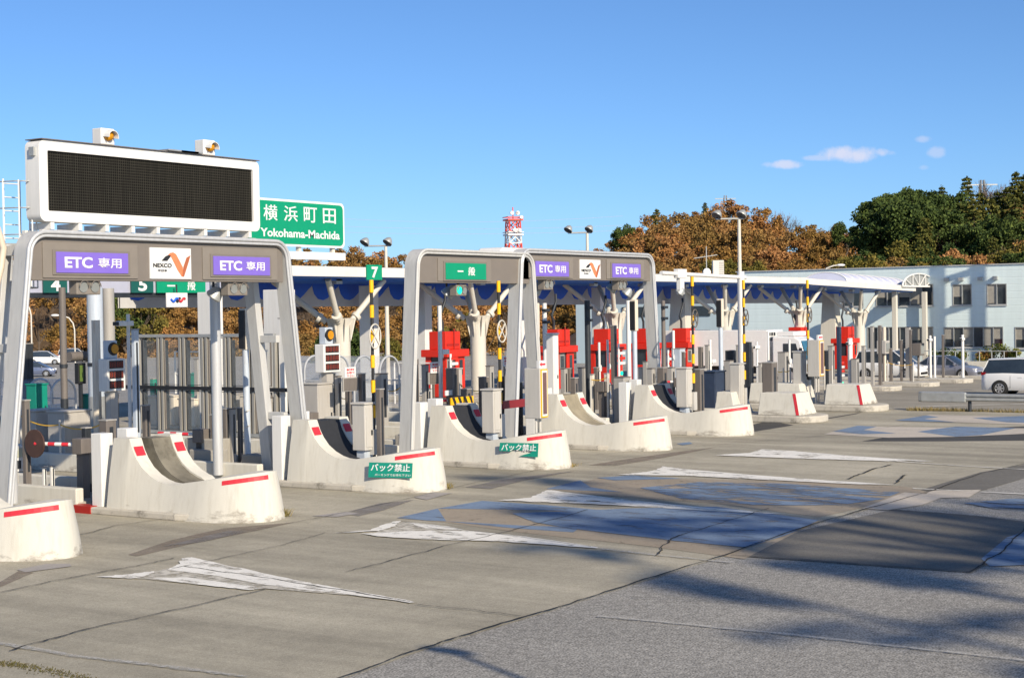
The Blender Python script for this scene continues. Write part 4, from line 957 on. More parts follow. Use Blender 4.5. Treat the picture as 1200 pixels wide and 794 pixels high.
def rod(k, off, px, ytop, r, mt, label, base=.2, head=None, group='thin poles on the islands'):
    r = r*.6 if k >= 12 else r; x, y, z, h = spot(k, off, px, ytop, base); o = thing('thin_pole', label, 'pole', (x, y, z), group=group)
    b = MB(); b.cyl((0, 0, 0), (0, 0, h), r, n=12); b.build('shaft', m[mt], o, smooth=40)
    b = MB(); b.cyl((0, 0, 0), (0, 0, .03), r*2.6, n=12); b.build('base_plate', m['galv'], o)
    if head == 'camera':
        b = MB(); b.box(-.42, .1, -.12, .05, h-.32, h-.18); c = b.build('camera', m['white'], o, bevel=.02); b = MB(); b.box(-.52, -.421, -.1, .03, h-.30, h-.2); b.build('lens', m['dark'], c)
    elif head == 'camera_low':
        b = MB(); b.box(.02, .36, -.12, .08, h*.62, h*.62+.16); c = b.build('camera', m['white'], o, bevel=.02); b = MB(); b.cyl((.12, 0, h*.62-.12), (.12, 0, h*.62), .04); b.build('bracket', m['white'], c)
    elif head == 'disc':
        b = MB(); b.cyl((0, -.06, h*.62), (0, -.03, h*.62), .13, n=18); b.build('disc', m['white'], o)
        b = MB(); b.lathe([(.05, h*.28), (.16, h*.2), (.2, h*.16)], n=14); b.build('skirt', m['white'], o)
    elif head == 'sensor':
        for zz in (.94, .84):
            b = MB(); b.box(-.16, .16, -.14, .02, h*zz-.05, h*zz+.05); b.build('sensor', m['dark'], o, bevel=.01)
    return o
def antenna(k, px, ytop, label):
    x, y, z, h = spot(k, .35, px, ytop); o = thing('antenna_pole', label, 'antenna pole', (x, y, z), group='antenna poles with rusty cream housings')
    b = MB(); b.cyl((0, 0, 0), (0, 0, h-1.05), .085, n=14); b.build('shaft', m['bluegrey'], o, smooth=40)
    b = MB(); b.box(-.09, .11, -.1, .12, h-1.08, h); hs = b.build('housing', m['rust'], o, bevel=.02)
    b = MB(); b.box(-.15, -.091, -.08, .1, h-1.05, h-.06); b.build('antenna_face', m['black'], hs)
    b = MB(); b.box(-.2, .2, -.2, .2, 0, .03); b.build('base_plate', m['galv'], o)
    for a in range(4):
        t = math.pi/2*a+.5; c_, s_ = math.cos(t), math.sin(t); n_ = Vector((-s_, c_, 0))*.02
        b = MB(); b.prism([Vector((.08*c_, .08*s_, .03)), Vector((.26*c_, .26*s_, .03)), Vector((.08*c_, .08*s_, .42))], n_); b.build('gusset', m['rust'], o)
    for zz in (1.1, 1.5):
        b = MB(); b.bar((-.2, -.1, zz), (0, -.09, zz+.05), .02, .02); b.build('rope_hook', m['rust'], o)
antenna(3, 287, 361, 'antenna pole with rusty cream head in front of the glazed screen')
antenna(4, 478, 357, 'antenna pole with cream head left of the green-signed portal leg')
antenna(5, 627, 355, 'antenna pole with cream head beside the yellow-framed display')
antenna(6, 743, 351, 'antenna pole with cream head inside the right part of the farther portal')
antenna(7, 844, 350, 'antenna pole with cream head between the two rightward striped poles')
def striped_pole(k, px, ytop, ybot, crossy, label, Y=None, off=.3):
    x, y, z, h = spot(k, off, px, ytop, .45 if k < 7 else .26)
    o = thing('striped_pole', label, 'striped pole', (x, y, z), group='black and yellow clearance poles with crossed rings')
    n = 12; seg = (h-.9)/n; b = MB(); prof = []; N_ = 12; vs = []; fs = []; ms = []
    for i in range(n):
        r = .055 if i % 2 else .04
        for z_ in (.9+i*seg, .9+(i+1)*seg): vs += [(r*math.cos(2*math.pi*j/N_), r*math.sin(2*math.pi*j/N_), z_) for j in range(N_)]
    b.v = vs
    for a_ in range(2*n-1):
        for j in range(N_): b.f.append((a_*N_+j, a_*N_+(j+1) % N_, (a_+1)*N_+(j+1) % N_, (a_+1)*N_+j)); b.m.append(1 if (a_//2) % 2 or a_ % 2 else 0)
    for a_ in range(0, 2*n-1):
        if a_ % 2 == 0:
            for j in range(N_): b.m[a_*N_+j] = 0 if (a_//2) % 2 == 1 else 1
    b.f.append(tuple(range((2*n-1)*N_, 2*n*N_))); b.m.append(0)
    b.build('striped_shaft', [m['yellow'], m['black']], o, smooth=40)
    b = MB(); b.box(-.11, .11, -.08, .08, .3, .92); b.build('sleeve', m['cabw'], o, bevel=.01)
    b = MB(); b.cyl((0, 0, 0), (0, 0, .31), .04); b.build('foot', m['black'], o)
    zc = isl(k, off, px, crossy).z-z-gz(x, y); rr = .30
    b = MB(); b.tube([(rr*.72*math.cos(2*math.pi*i/24), -.09, zc+rr*math.sin(2*math.pi*i/24)) for i in range(24)], .02, 6, closed=True); rg = b.build('ring', m['column'] if k < 5 else m['bollard'], o, smooth=60)
    b = MB(); a = rr*.7
    b.bar((-a*.72, -.09, zc-a), (a*.72, -.09, zc+a), .028, .028); b.bar((-a*.72, -.093, zc+a), (a*.72, -.093, zc-a), .028, .028); b.build('cross', m['column'] if k < 5 else m['bollard'], rg)
striped_pole(3, 435, 328, 520, 394, 'black and yellow pole under the number 7 plate, with a crossed ring')
striped_pole(4, 584, 329, 500, 388, 'black and yellow pole in front of the green-signed portal')
striped_pole(6, 811, 324, 440, 373, 'black and yellow pole just left of the white camera mast')
striped_pole(7, 871, 328, 440, 372, 'black and yellow pole touching the white camera mast')
striped_pole(8, 946, 328, 440, 369, 'black and yellow pole farthest right, beside the yellow-framed display')
for k, px, yt, w, lab in ((3, 425, 471, .36, 'cream cabinet in the trough of the island with the intact green sign'), (4, 576, 455, .42, 'cream cabinet beside the striped pole before the green-signed portal'), (6, 802, 430, .48, 'cream cabinet left of the striped pole on the last curved island'),
                        (7, 864, 425, .5, 'cream cabinet left of the striped pole touching the camera mast'), (8, 937, 411, .5, 'cream cabinet left of the yellow-framed display')):
    cabinet(k, .1, px, yt, w, .4, lab, 'cabw', base=.45 if k < 7 else .26, foot=.42 if k < 7 else 0)
def led_column(k, px0, px1, ytop, ybot, label, off=-.1):
    pc = (px0+px1)/2; x, y, z, h = spot(k, off, pc, ytop, .45 if k < 7 else .26); s = FOCAL/((Vector((x, y, 0))-CAM).dot(Fv))
    w = (px1-px0)/s*1.05; hb = (ybot-ytop)/s
    o = thing('vertical_display', label, 'display', (x, y, z), group='tall yellow-framed displays')
    b = MB(); b.box(-w/2-.02, w/2, -.05, .45, h-hb, h+.0); b.build('casing', m['cabw'], o, bevel=.02)
    b = MB(); b.box(-w/2+.01, w/2-.01, -.075, -.051, h-hb+.03, h-.03); f = b.build('yellow_frame', m['yellow'], o)
    b = MB(); b.box(-w/2+.045, w/2-.045, -.079, -.0755, h-hb+.065, h-.065); b.build('white_border', m['signwhite'], f)
    b = MB(); b.box(-w/2+.075, w/2-.075, -.086, -.0795, h-hb+.12, h-.12); b.build('led_strip', m['ledgrey'], f)
    for s_ in (-1, 1):
        b = MB(); b.cyl((s_*w*.3, .15, 0), (s_*w*.3, .15, h-hb+.02), .04, n=10); b.build('leg', m['cabw'], o)
    b = MB(); b.box(-w/2, w/2, -.02, .06, h+.002, h+.20); p = b.build('arrow_plate', m['signwhite'], o)
    q = MB(); e = w*.42; q.prism([(-e, -.026, h+.1), (-e*.35, -.026, h+.16), (-e*.35, -.026, h+.125), (e, -.026, h+.125), (e, -.026, h+.075), (-e*.35, -.026, h+.075), (-e*.35, -.026, h+.04)], (0, .005, 0)); q.build('arrow', m['red'], p)
led_column(4, 628, 642, 431, 490, 'tall yellow-framed display with a red arrow on the island with the torn green sign')
led_column(8, 955, 967, 398, 441, 'tall yellow-framed display with red top on the farther split-barrier island')
# price displays
def price_display(k, px0, px1, ytop, ybot, label, off=.2):
    pc = (px0+px1)/2; x, y, z, h = spot(k, off, pc, ytop); s = FOCAL/((Vector((x, y, 0))-CAM).dot(Fv)); w = (px1-px0)/s; hb = (ybot-ytop)/s
    o = thing('price_display', label, 'display', (x, y, z), group='white fare displays with red digits')
    b = MB(); b.box(-w/2, w/2, 0, .35, h-hb, h); b.build('casing', m['white'], o, bevel=.02)
    for i in range(3):
        zz = h-hb*(.18+.31*i); b = MB(); b.box(-w/2+.08, w/2-.08, -.012, -.001, zz-hb*.12, zz+hb*.12); f = b.build('screen', m['ink'], o)
        for j in range(4):
            xx = -w/2+.08+(w-.16)*(j+.5)/4; g_ = MB(); t = (w-.16)/4*.34; hh = hb*.08
            for (a0, a1, c0, c1) in ((-t, t, hh-.015, hh), (-t, t, -.008, .008), (-t, t, -hh, -hh+.015), (-t, -t+.018, -hh, hh), (t-.018, t, -hh, hh)): g_.box(xx+a0, xx+a1, -.018, -.0125, zz+c0, zz+c1)
            g_.build('digit', m['ledred'], f)
    b = MB(); b.box(-w*.3, w*.15, .05, .3, h+.002, h+.5); u = b.build('lamp_box', m['bluegrey'], o, bevel=.02)
    b = MB(); b.cyl((-w*.08, .02, h+.27), (-w*.08, .06, h+.27), .18, n=20); l = b.build('lamp', m['black'], u)
    b = MB(); b.cyl((-w*.08+.03, .005, h+.27), (-w*.08+.03, .019, h+.27), .13, n=20); b.build('amber_lens', m['amber'], l)
    b = MB(); b.box(-w*.2, w*.2, .1, .3, 0, h-hb-.001); b.build('pedestal', m['cab'], o)
price_display(3, 122, 150, 420, 458, 'white fare display with three red digit rows beside the blue-grey pipe column')
price_display(4, 374, 404, 403, 436, 'white fare display with three red digit rows in front of the first branching column')

# glazed screen
def glazed_screen():
    X = ISX[4]+.3; a = onX(163, 394, X); c = onX(322, 396, X); ya, yb = min(a.y, c.y), max(a.y, c.y); zt = (a.z+c.z)/2; zb = .55; L_ = yb-ya
    o = thing('glazed_screen', 'long aluminium-framed glazed screen across the lanes under the left portal', 'screen', (X, ya, 0))
    n = 6
    for i in range(n+1):
        y = L_*i/n
        for dy in ((-.09, .09) if 0 < i < n else (0,)):
            b = MB(); b.box(-.06, .06, y+dy-.05, y+dy+.05, zb, zt); b.build('mullion', m['alu'], o, bevel=.008)
        b = MB(); b.box(.061, .3, y-.03, y+.03, .2, zt-.1); b.build('rear_post', m['dark'], o)
    b = MB(); b.box(-.07, .07, 0, L_, zt, zt+.1); b.build('top_rail', m['galv'], o, bevel=.01)
    b = MB(); b.box(-.10, -.061, -.6, L_+.8, zb+(zt-zb)*.44, zb+(zt-zb)*.48); b.build('mid_rail', m['black'], o)
    b = MB(); b.box(-.07, .07, 0, L_, zb-.1, zb-.002); b.build('bottom_rail', m['galv'], o)
    for i in range(n):
        for z0, z1 in ((zb, zb+(zt-zb)*.44-.01), (zb+(zt-zb)*.48+.01, zt)):
            ya_, yb_ = L_*i/n+.145, L_*(i+1)/n-.145; b = MB(); b.box(-.012, .012, ya_, yb_, z0, z1); pn = b.build('pane', m['clear'], o)
            fr = MB(); P_ = [(0, ya_+.03, z0+.03), (0, yb_-.03, z0+.03), (0, yb_-.03, z1-.03), (0, ya_+.03, z1-.03)]; fr.tube(P_, .028, 6, closed=True); fr.build('pane_frame', m['dark'] if i % 2 else m['bollard'], pn)
    b = MB(); b.box(-.3, .3, -.2, L_+.2, .2, .42); b.build('plinth', m['concrete'], o, bevel=.02)
glazed_screen()
# second shorter wall of panels behind
cabinet(5, .2, 205, 462, .9, .8, 'tan equipment cabinet standing behind the left part of the glazed screen', 'rust')
cabinet(5, .0, 250, 455, .9, .8, 'tan equipment cabinet behind the middle of the glazed screen', 'rust')
for px_, yt_, mt_, lab_ in ((186, 463, 'bollard2', 'brownish cabinet behind the second pane from the left of the glazed screen'), (228, 466, 'rust', 'tan cabinet behind the middle pane, between two others'), (272, 460, 'bollard2', 'brownish cabinet behind the twin brown posts'), (300, 462, 'rust', 'tan cabinet behind the right panes of the glazed screen')):
    cabinet(5, -.2, px_, yt_, .85, .8, lab_, mt_)
cabinet(4, -.4, 372, 448, .7, .6, 'small grey cabinet right of the glazed screen, behind the portal leg', 'cab')
# shelters over the stairs
def shelter(k, off, px, ytop, L_, label, r=.75):
    x, y, z, h = spot(k, off, px, ytop); o = thing('vaulted_shelter', label, 'shelter', (x, y, z), group='clear vaulted stair shelters')
    n = 13; hw = r; hs = max(.2, h-r); arc = [(-hw, 0)]+[(-hw*math.cos(math.pi*i/(n-1)), hs+r*math.sin(math.pi*i/(n-1))) for i in range(n)]+[(hw, 0)]
    b = MB(); vs = [(p[0], 0, p[1]) for p in arc]+[(p[0], L_, p[1]) for p in arc]; k_ = len(arc)
    b.add(vs, [(i, i+1, k_+i+1, k_+i) for i in range(k_-1)]); b.build('glazing', m['clearv'], o, smooth=60)
    for i in range(5):
        q = MB(); q.tube([(p[0]*1.01, L_*i/4, p[1]) for p in arc], .045, 6); q.build('hoop', m['silver'], o, smooth=60)
    for s in (-1, 1):
        q = MB(); q.bar((s*hw*1.01, 0, hs*.8), (s*hw*1.01, L_, hs*.8), .05, .05); q.build('rail', m['silver'], o)
    q = MB(); q.box(-.3, .3, .3, .6, 0, hs*.6); q.build('stair_wall', m['bluegrey'], o)
shelter(5, 0, 74, 444, 5.5, 'clear vaulted stair shelter at the left, beside the blue parked car', .6)
shelter(6, 0, 456, 417, 5.0, 'clear vaulted stair shelter between the striped pole and the green-signed portal', .6)
# stanchions with yellow ropes
def ropes(k, off, pts, label, base=.5, mt='cabw'):
    S = [spot(k, off, px, yt, base) for px, yt in pts]; x0, y0, z0, _ = S[0]
    o = thing('rope_barrier', label, 'rope barrier', (x0, y0, z0), group='stanchions with yellow ropes')
    tops = []
    for x, y, z, h in S:
        b = MB(); b.cyl((x-x0, y-y0, z-z0), (x-x0, y-y0, z-z0+h), .035, n=10); b.build('stanchion', m[mt], o, smooth=40); tops.append(Vector((x-x0, y-y0, z-z0+h-.12)))
    for a, c in zip(tops[:-1], tops[1:]):
        d = (c-a).length; b = MB(); b.tube([a.lerp(c, t/8)-Vector((0, 0, .10*d**.5*4*(t/8)*(1-t/8))) for t in range(9)], .016, 5); b.build('rope', m['rope'], o, smooth=60)
ropes(3, -.85, ((24, 482), (70, 492), (118, 492)), 'three white stanchions with a sagging yellow rope on the low wall at the left')
ropes(5, .5, ((372, 448), (396, 460), (411, 461)), 'white stanchions with yellow rope beside the fare display')
ropes(5, .8, ((440, 452), (451, 453), (470, 449)), 'beige stanchions with yellow rope left of the green-signed portal', .2)
ropes(6, .6, ((538, 445), (553, 453), (566, 451)), 'white stanchions with yellow rope at the foot of the second branching column', .2)
ropes(8, .3, ((910, 431), (918, 431), (926, 430)), 'white stanchions with rope in front of the white truck', .2)
ropes(8, .4, ((966, 429), (975, 428)), 'two white stanchions right of the yellow-framed display', .26)
ropes(6, -.5, ((692, 440), (712, 437)), 'two beige stanchions behind the tan-ramped island', .2)
ropes(12, 0, ((1032, 422), (1040, 422), (1070, 424)), 'white stanchions with rope around the grey cabinet near the far car', .25)
# posts in view, island by island: (k, off, px, ytop, width, material, label)
for a in ((2, -.5, 30, 468, .15, 'bollard', 'brown square post at the far left beside the card reader'),
          (2, .3, 101, 500, .17, 'dark', 'dark post carrying the red and white gate arm at the left'),
          (3, .5, 131, 460, .3, 'bollard', 'brown post under the fare display at the left'), (2, .7, 126, 491, .3, 'bollard', 'wide brown post directly behind the brown-ramped island'),
          (3, .2, 160, 475, .18, 'bollard', 'brown post left of the white guard post behind the brown-ramped island'), (3, .1, 171, 474, .18, 'bollard', 'second brown post left of the white guard post behind the brown-ramped island'),
          (3, -.1, 249, 485, .1, 'bollard', 'slim brown post with a small box before the glazed screen'), (3, .2, 265, 478, .15, 'bollard', 'left one of the tall brown twin posts before the glazed screen'), (3, .3, 272, 478, .15, 'bollard2', 'right one of the tall twin posts before the glazed screen'), (3, .6, 281, 477, .12, 'bollard', 'slim brown post touching the antenna pole before the glazed screen'),
          (4, .3, 318, 465, .2, 'bollard2', 'grey post left of the large portal right leg'), (3, .2, 445, 455, .16, 'bollard', 'brown post right of the striped pole under number 7'), (4, .2, 424, 437, .18, 'bollard', 'brown post above the cream cabinet under number 7'), (4, .4, 388, 437, .2, 'dark', 'dark post below the fare display near the first branching column'),
          (4, .0, 396, 440, .16, 'bollard2', 'grey post right of the dark post below the fare display'), (5, .2, 447, 437, .35, 'bollard2', 'broad grey post right of the striped pole under number 7'), (5, .4, 408, 436, .2, 'bollard', 'brown post left of the striped pole, behind the small brown board'),
          (5, .3, 498, 427, .2, 'bollard2', 'grey post inside the left leg of the green-signed portal'), (5, .1, 530, 431, .35, 'bollard', 'broad brown post under the red booth in the green-signed portal'), (5, .6, 567, 441, .3, 'bollard', 'dark grey post left of the cream cabinet in the green-signed portal'), (5, .8, 574, 428, .22, 'bollard2', 'taller grey post left of the striped pole in the green-signed portal'),
          (5, .4, 606, 448, .25, 'bollard', 'brown post right of the striped pole in the green-signed portal'), (5, -.3, 609, 447, .16, 'black', 'black post under the dark red bar in the green-signed portal'),
          (6, .2, 661, 431, .22, 'bollard2', 'grey post left of three behind the tan-ramped island'), (6, .4, 667, 431, .22, 'bollard', 'brown post second of three behind the tan-ramped island'), (6, .6, 684, 430, .35, 'bollard2', 'broad grey post third of three behind the tan-ramped island'), (5, .5, 673, 442, .2, 'bollard', 'short brown post behind the tan ramp edge'),
          (6, -.1, 729, 441, .5, 'bollard2', 'wide grey housing behind the antenna pole on the last curved island'), (7, .2, 719, 381, .22, 'bollard', 'tall dark grey post in the middle of the farther portal'), (6, .5, 763, 431, .25, 'bollard2', 'grey post left of the farther portal right leg'), (6, .7, 776, 430, .3, 'bollard', 'brown post at the foot of the farther portal right leg'),
          (7, .1, 786, 430, .3, 'bollard2', 'grey post just right of the farther portal'), (7, .3, 801, 412, .14, 'bollard', 'slim brown post in front of the tapered pier'), (6, .8, 819, 432, .3, 'bollard', 'left brown post of a pair right of the striped pole on the last curved island'), (7, -.4, 825, 430, .22, 'bollard2', 'right grey post of a pair right of the striped pole on the last curved island'),
          (8, .2, 821, 406, .2, 'bollard', 'tall brown twin post behind the last curved island'), (8, .4, 829, 404, .2, 'bollard2', 'tall grey twin post behind the last curved island'), (8, -.2, 854, 422, .35, 'bollard2', 'grey post left of the cream cabinet by the camera mast'), (8, .0, 877, 400, .25, 'dark', 'dark post right of the camera mast'), (8, .3, 880, 406, .18, 'bollard', 'brown post right of the camera mast, before the truck box'),
          (7, .2, 902, 424, .5, 'bollard', 'wide brown post in front of the white truck cab'), (8, .1, 891, 425, .16, 'bollard2', 'grey post left of the wide brown post before the truck'), (9, .2, 983, 382, .2, 'navy', 'tall dark blue post left of the farthest red booth'), (9, .4, 968, 410, .2, 'dark', 'dark post right of the yellow-framed display'),
          (10, .2, 1002, 420, .35, 'bollard2', 'grey post in front of the farthest red booth'), (11, .2, 1022, 382, .3, 'bollard2', 'tall grey post right of the farthest red booth'), (11, .4, 1031, 381, .3, 'bollard', 'tall brownish post right of the farthest red booth'), (12, .3, 1056, 398, .25, 'bollard', 'slim brown post in front of the white van'), (12, .5, 1067, 386, .25, 'bollard', 'tall brown post with a lamp head in front of the white van'),
          (13, .2, 1064, 383, .5, 'bollard2', 'tall grey post behind the white van'), (13, .6, 1105, 392, .25, 'bollard', 'brown post standing before the silver car'), (13, .3, 1058, 400, .2, 'bollard', 'brown post between the two display boxes by the white van'),
          (5, .0, 32, 402, .34, 'dark', 'dark round-topped post left of the teal box at the left'), (2, .1, 52, 546, .09, 'white', 'left one of two short white sensors behind the low wall at the left'), (2, .1, 61, 545, .09, 'white', 'right one of two short white sensors behind the low wall at the left'),
          (3, -.4, 158, 385, .16, 'bluegrey', 'galvanised post at the left edge of the glazed screen'), (5, .2, 180, 443, .22, 'teal', 'slim teal post seen through the glazed screen, left'), (5, .3, 192, 425, .3, 'bollard', 'brown post behind the second pane of the glazed screen'), (5, .3, 214, 430, .3, 'navy', 'dark blue post behind the third pane of the glazed screen'), (6, .2, 264, 418, .4, 'navy', 'dark blue post with white dots behind the glazed screen, right'), (5, .1, 232, 420, .25, 'bollard2', 'grey post behind the fourth pane of the glazed screen'), (5, -.3, 310, 452, .6, 'bollard', 'wide brown housing behind the right pane of the glazed screen'),
          (4, .5, 333, 372, .3, 'white', 'white tall housing between the legs of the large portal right side'), (6, .2, 378, 430, .25, 'bollard2', 'grey post left of the fare display post'), (6, .4, 420, 438, .22, 'bollard2', 'pale grey post behind the brown panel under number 7'), (6, .0, 486, 420, .25, 'bollard', 'dark post right of the antenna pole with cream head'), (6, .5, 500, 455, .3, 'bollard2', 'short grey post inside the left leg of the green-signed portal'), (5, -.2, 546, 455, .3, 'bollard', 'short brown post under the red booth by the hazard board'), (6, .2, 587, 441, .25, 'bollard', 'brown post at the second branching column foot'),
          (6, .1, 596, 432, .25, 'bollard2', 'grey post left of the farther portal left leg'), (6, -.2, 694, 438, .14, 'rust', 'beige post right of the tall black pole'), (6, .2, 711, 437, .17, 'rust', 'second beige post right of the tall black pole'), (7, -.2, 699, 430, .2, 'bollard', 'dark post behind the two beige posts'), (6, .5, 720, 450, .15, 'bluegrey', 'blue-grey post left of the wide grey housing'), (8, .1, 757, 423, .25, 'bollard2', 'pale grey post left of the farther portal right leg, behind'), (8, .3, 752, 430, .35, 'cab', 'grey box post behind the antenna pole in the farther portal'), (8, .4, 795, 408, .5, 'bluegrey', 'pale framed box behind the thin pole right of the farther portal'),
          (9, .2, 812, 432, .2, 'bollard', 'brown post behind the striped pole of the last curved island'), (9, .0, 866, 404, .25, 'bollard2', 'pale grey post behind the camera mast'), (9, .4, 857, 410, .5, 'dark', 'dark box behind the camera mast'), (9, .1, 918, 412, .45, 'bollard2', 'grey housing before the truck windscreen'), (10, .2, 950, 420, .3, 'dark', 'dark post under the last striped pole'), (10, .1, 974, 405, .3, 'bollard2', 'grey post left of the dark blue post by the farthest booth'), (11, .1, 1012, 405, .35, 'bollard2', 'grey post touching the farthest red booth'), (12, .1, 1044, 408, .3, 'bollard', 'brown post between the display boxes by the white van')):
    bollard(*a)
for a in ((3, -.2, 150, 368, .05, 'white', 'tall white rod with a camera at the top, left of the glazed screen', .2, 'camera'), (3, .4, 112, 375, .12, 'rust', 'cream pole in front of the blue-grey pipe column', .2, None),
          (4, -.1, 346, 405, .04, 'white', 'thin white pole behind the right leg of the large portal', .2, None), (5, .2, 515, 358, .07, 'white', 'thin white pole with a camera before the red booth in the green-signed portal', .2, 'camera_low'),
          (6, .3, 638, 355, .08, 'white', 'white pole with sensors left in the farther portal', .2, 'sensor'), (6, .1, 688, 352, .1, 'dark', 'tall black pole with sensors in the farther portal', .2, 'sensor'),
          (7, .3, 702, 401, .05, 'white', 'thin white pole with a round disc before the middle red booth', .2, 'disc'), (7, .5, 712, 398, .05, 'white', 'second thin white pole with a disc before the middle red booth', .2, 'disc'), (7, -.2, 736, 352, .09, 'white', 'tall white pole touching the antenna pole in the farther portal', .2, None),
          (7, .4, 777, 352, .08, 'bollard', 'grey sensor pole at the farther portal right leg', .2, 'sensor'), (8, .2, 789, 387, .06, 'white', 'thin white pole with a disc right of the farther portal', .2, 'disc'), (8, .5, 832, 398, .06, 'white', 'thin white pole with a camera behind the antenna pole', .2, 'camera_low'),
          (9, .2, 887, 400, .05, 'white', 'left thin white pole before the white truck box', .2, 'camera'), (9, .5, 900, 388, .06, 'white', 'right thin white pole before the white truck box', .2, None), (9, .3, 925, 398, .05, 'white', 'thin white pole before the truck windscreen', .2, 'disc'),
          (10, .3, 996, 396, .12, 'white', 'white camera pole in front of the farthest red booth', .25, 'camera'), (12, 0, 1036, 383, .16, 'rust', 'cream pole with an orange top near the white van', .25, None), (13, 0, 1090, 393, .12, 'white', 'white camera pole left of the silver car', .25, 'camera'), (13, .3, 1095, 394, .12, 'white', 'second white pole left of the silver car', .25, None), (13, .8, 1128, 392, .14, 'white', 'white camera pole in front of the office building ground floor', .25, 'camera')):
    rod(*a)
# cabinets
def device_box(k, off, px, ytop, w, label, mt, base=.25):
    x, y, z, h = spot(k, off, px, ytop, base); o = thing('display_box', label, 'display box', (x, y, z), group='boxes on posts by the white van')
    b = MB(); b.box(-w/2, w/2, -.25, .25, h-.72, h); b.build('casing', m[mt], o, bevel=.02)
    b = MB(); b.box(-w/2+.07, w/2-.07, -.265, -.2505, h-.62, h-.12); b.build('screen', m['lens'], o)
    b = MB(); b.cyl((0, 0, 0), (0, 0, h-.721), .06, n=10); b.build('stand', m['bollard'], o, smooth=40)
for a in ((3, .1, 48, 479, .95, .7, 'big grey cabinet at the left, nearer the frame edge'), (3, .0, 81, 480, .95, .7, 'big grey cabinet right of its twin at the left')):
    cabinet(*a)
cabinet(4, .2, 43, 449, .5, .5, 'teal equipment box left of the clear shelter', 'teal')
cabinet(4, .4, 104, 461, .35, .4, 'teal equipment box right of the clear shelter', 'teal')
cabinet(7, .3, 533, 431, .5, .4, 'grey box beside the red booth in the green-signed portal', 'cab')
cabinet(7, -.3, 834, 434, .9, .7, 'dark navy cabinet right of the brown pair on the last curved island', 'navy')
device_box(12, -.2, 1035, 399, .7, 'grey display box on a post left of the white van', 'cab', base=.25)
device_box(13, -.2, 1076, 402, .7, 'brown display box before the white van rear', 'bollard', base=.25)
cabinet(9, .2, 893, 428, .45, .4, 'small white cabinet behind the wide brown post', 'white')
cabinet(6, .4, 608, 461, .5, .4, 'pale box behind the striped pole in the green-signed portal', 'bluegrey')
cabinet(6, -.4, 647, 390, .35, .3, 'white tall box left of the red booth in the farther portal', 'white')
def block(k, off, px0, px1, yt, h, label):
    a = isl(k, off, px0, yt); c = isl(k, off, px1, yt); h = max(h, a.z-.2); o = tag(MB().prism([(a.x-.3, c.y, a.z-h), (a.x+.3, c.y, a.z-h), (a.x+.3, a.y, a.z-h), (a.x-.3, a.y, a.z-h)], (0, 0, h)).build('foundation_block', m['deck'], bevel=.03), label, 'concrete block', 'concrete foundation blocks on the islands')
block(3, .0, 226, 262, 512, .45, 'long concrete foundation block before the glazed screen, upper one'); block(3, -.2, 231, 258, 525, .4, 'shorter concrete foundation block before the glazed screen, lower one'); block(3, .4, 292, 322, 531, .4, 'concrete foundation block right of the antenna pole before the glazed screen')
block(4, -.2, 470, 492, 508, .35, 'concrete block left of the green-signed portal foot')
def railing(k, off, pxs, yt, label):
    P = [spot(k, off, px, yt) for px in pxs]; x0, y0, z0, _ = P[0]; o = thing('pipe_railing', label, 'railing', (x0, y0, z0), group='white pipe railings behind the lanes'); T = [Vector((x-x0, y-y0, z-z0)) for x, y, z, h in P]; h = P[0][3]
    for t in T: b = MB(); b.cyl(t, t+Vector((0, 0, h)), .04, n=8); b.build('post', m['white'], o, smooth=40)
    for f in (1, .62, .25):
        b = MB(); b.tube([t+Vector((0, 0, h*f)) for t in T], .03, 6); b.build('rail', m['white'], o, smooth=40)
railing(6, .5, (205, 222, 240, 258), 412, 'white pipe railing seen through the middle of the glazed screen'); railing(6, .5, (300, 312, 326), 408, 'white pipe railing seen through the right end of the glazed screen'); railing(7, .3, (462, 476, 490, 505), 425, 'white pipe railing left of the red booth in the green-signed portal')
cabinet(6, .2, 236, 436, .5, .5, 'teal equipment box seen through the middle of the glazed screen', 'teal'); cabinet(6, -.3, 228, 437, .4, .4, 'second teal box seen through the middle of the glazed screen', 'teal')
# barrier bars and small things
def gate_arm(k, off, px, py, L_, label, dirv, disc=False):
    p = isl(k, off, px, py); o = thing('gate_arm', label, 'barrier arm', (p.x, p.y, gz(p.x, p.y)+.2), group='red and white gate arms'); h = p.z-gz(p.x, p.y)-.2
    d = Vector(dirv).normalized(); a = Vector((0, 0, h)); n = 7; r = MB(); P_ = [a+d*(L_*i/n) for i in range(n+1)]; r.tube(P_, .045, 10)
    for i in range(n):
        for j in range(10): r.m[i*10+j] = i % 2
    r.build('striped_arm', [m['red'], m['signwhite']], o, smooth=40)
    b = MB(); b.box(-.18, .18, -.16, .16, h-.2, h+.15); b.build('drive_box', m['bollard'], o, bevel=.02)
    b = MB(); b.box(-.1, .1, -.1, .1, 0, h-.201); b.build('stand', m['bollard'], o)
    if disc:
        e = a+d*L_; b = MB(); b.cyl(e-Vector((.02, 0, 0)), e+Vector((.02, 0, 0)), .32, n=28); b.build('disc', mat('rust_disc', (.075,.04,.03), .6, var=.3), o, smooth=40)
gate_arm(2, -.2, 97, 521, 1.2, 'red and white arm ending at a rusty disc at the left', (-.35, 1, .02), True)
gate_arm(3, -.2, 236, 509, 1.3, 'red and white arm right behind the brown ramp', (-.25, 1, .02))
gate_arm(4, -.9, 364, 489, .6, 'short red and white arm on the peak of the island with the intact sign', (-.3, 1, 0))
gate_arm(5, 0, 533, 469, .9, 'red and white arm above the black and yellow board', (-.4, 1, 0))
gate_arm(6, -.3, 706, 452, 1.6, 'red and white arm behind the tan-ramped island', (1, .35, 0))
gate_arm(7, -.2, 796, 447, 1.2, 'red and white arm near the farther portal right leg', (-.6, 1, 0))
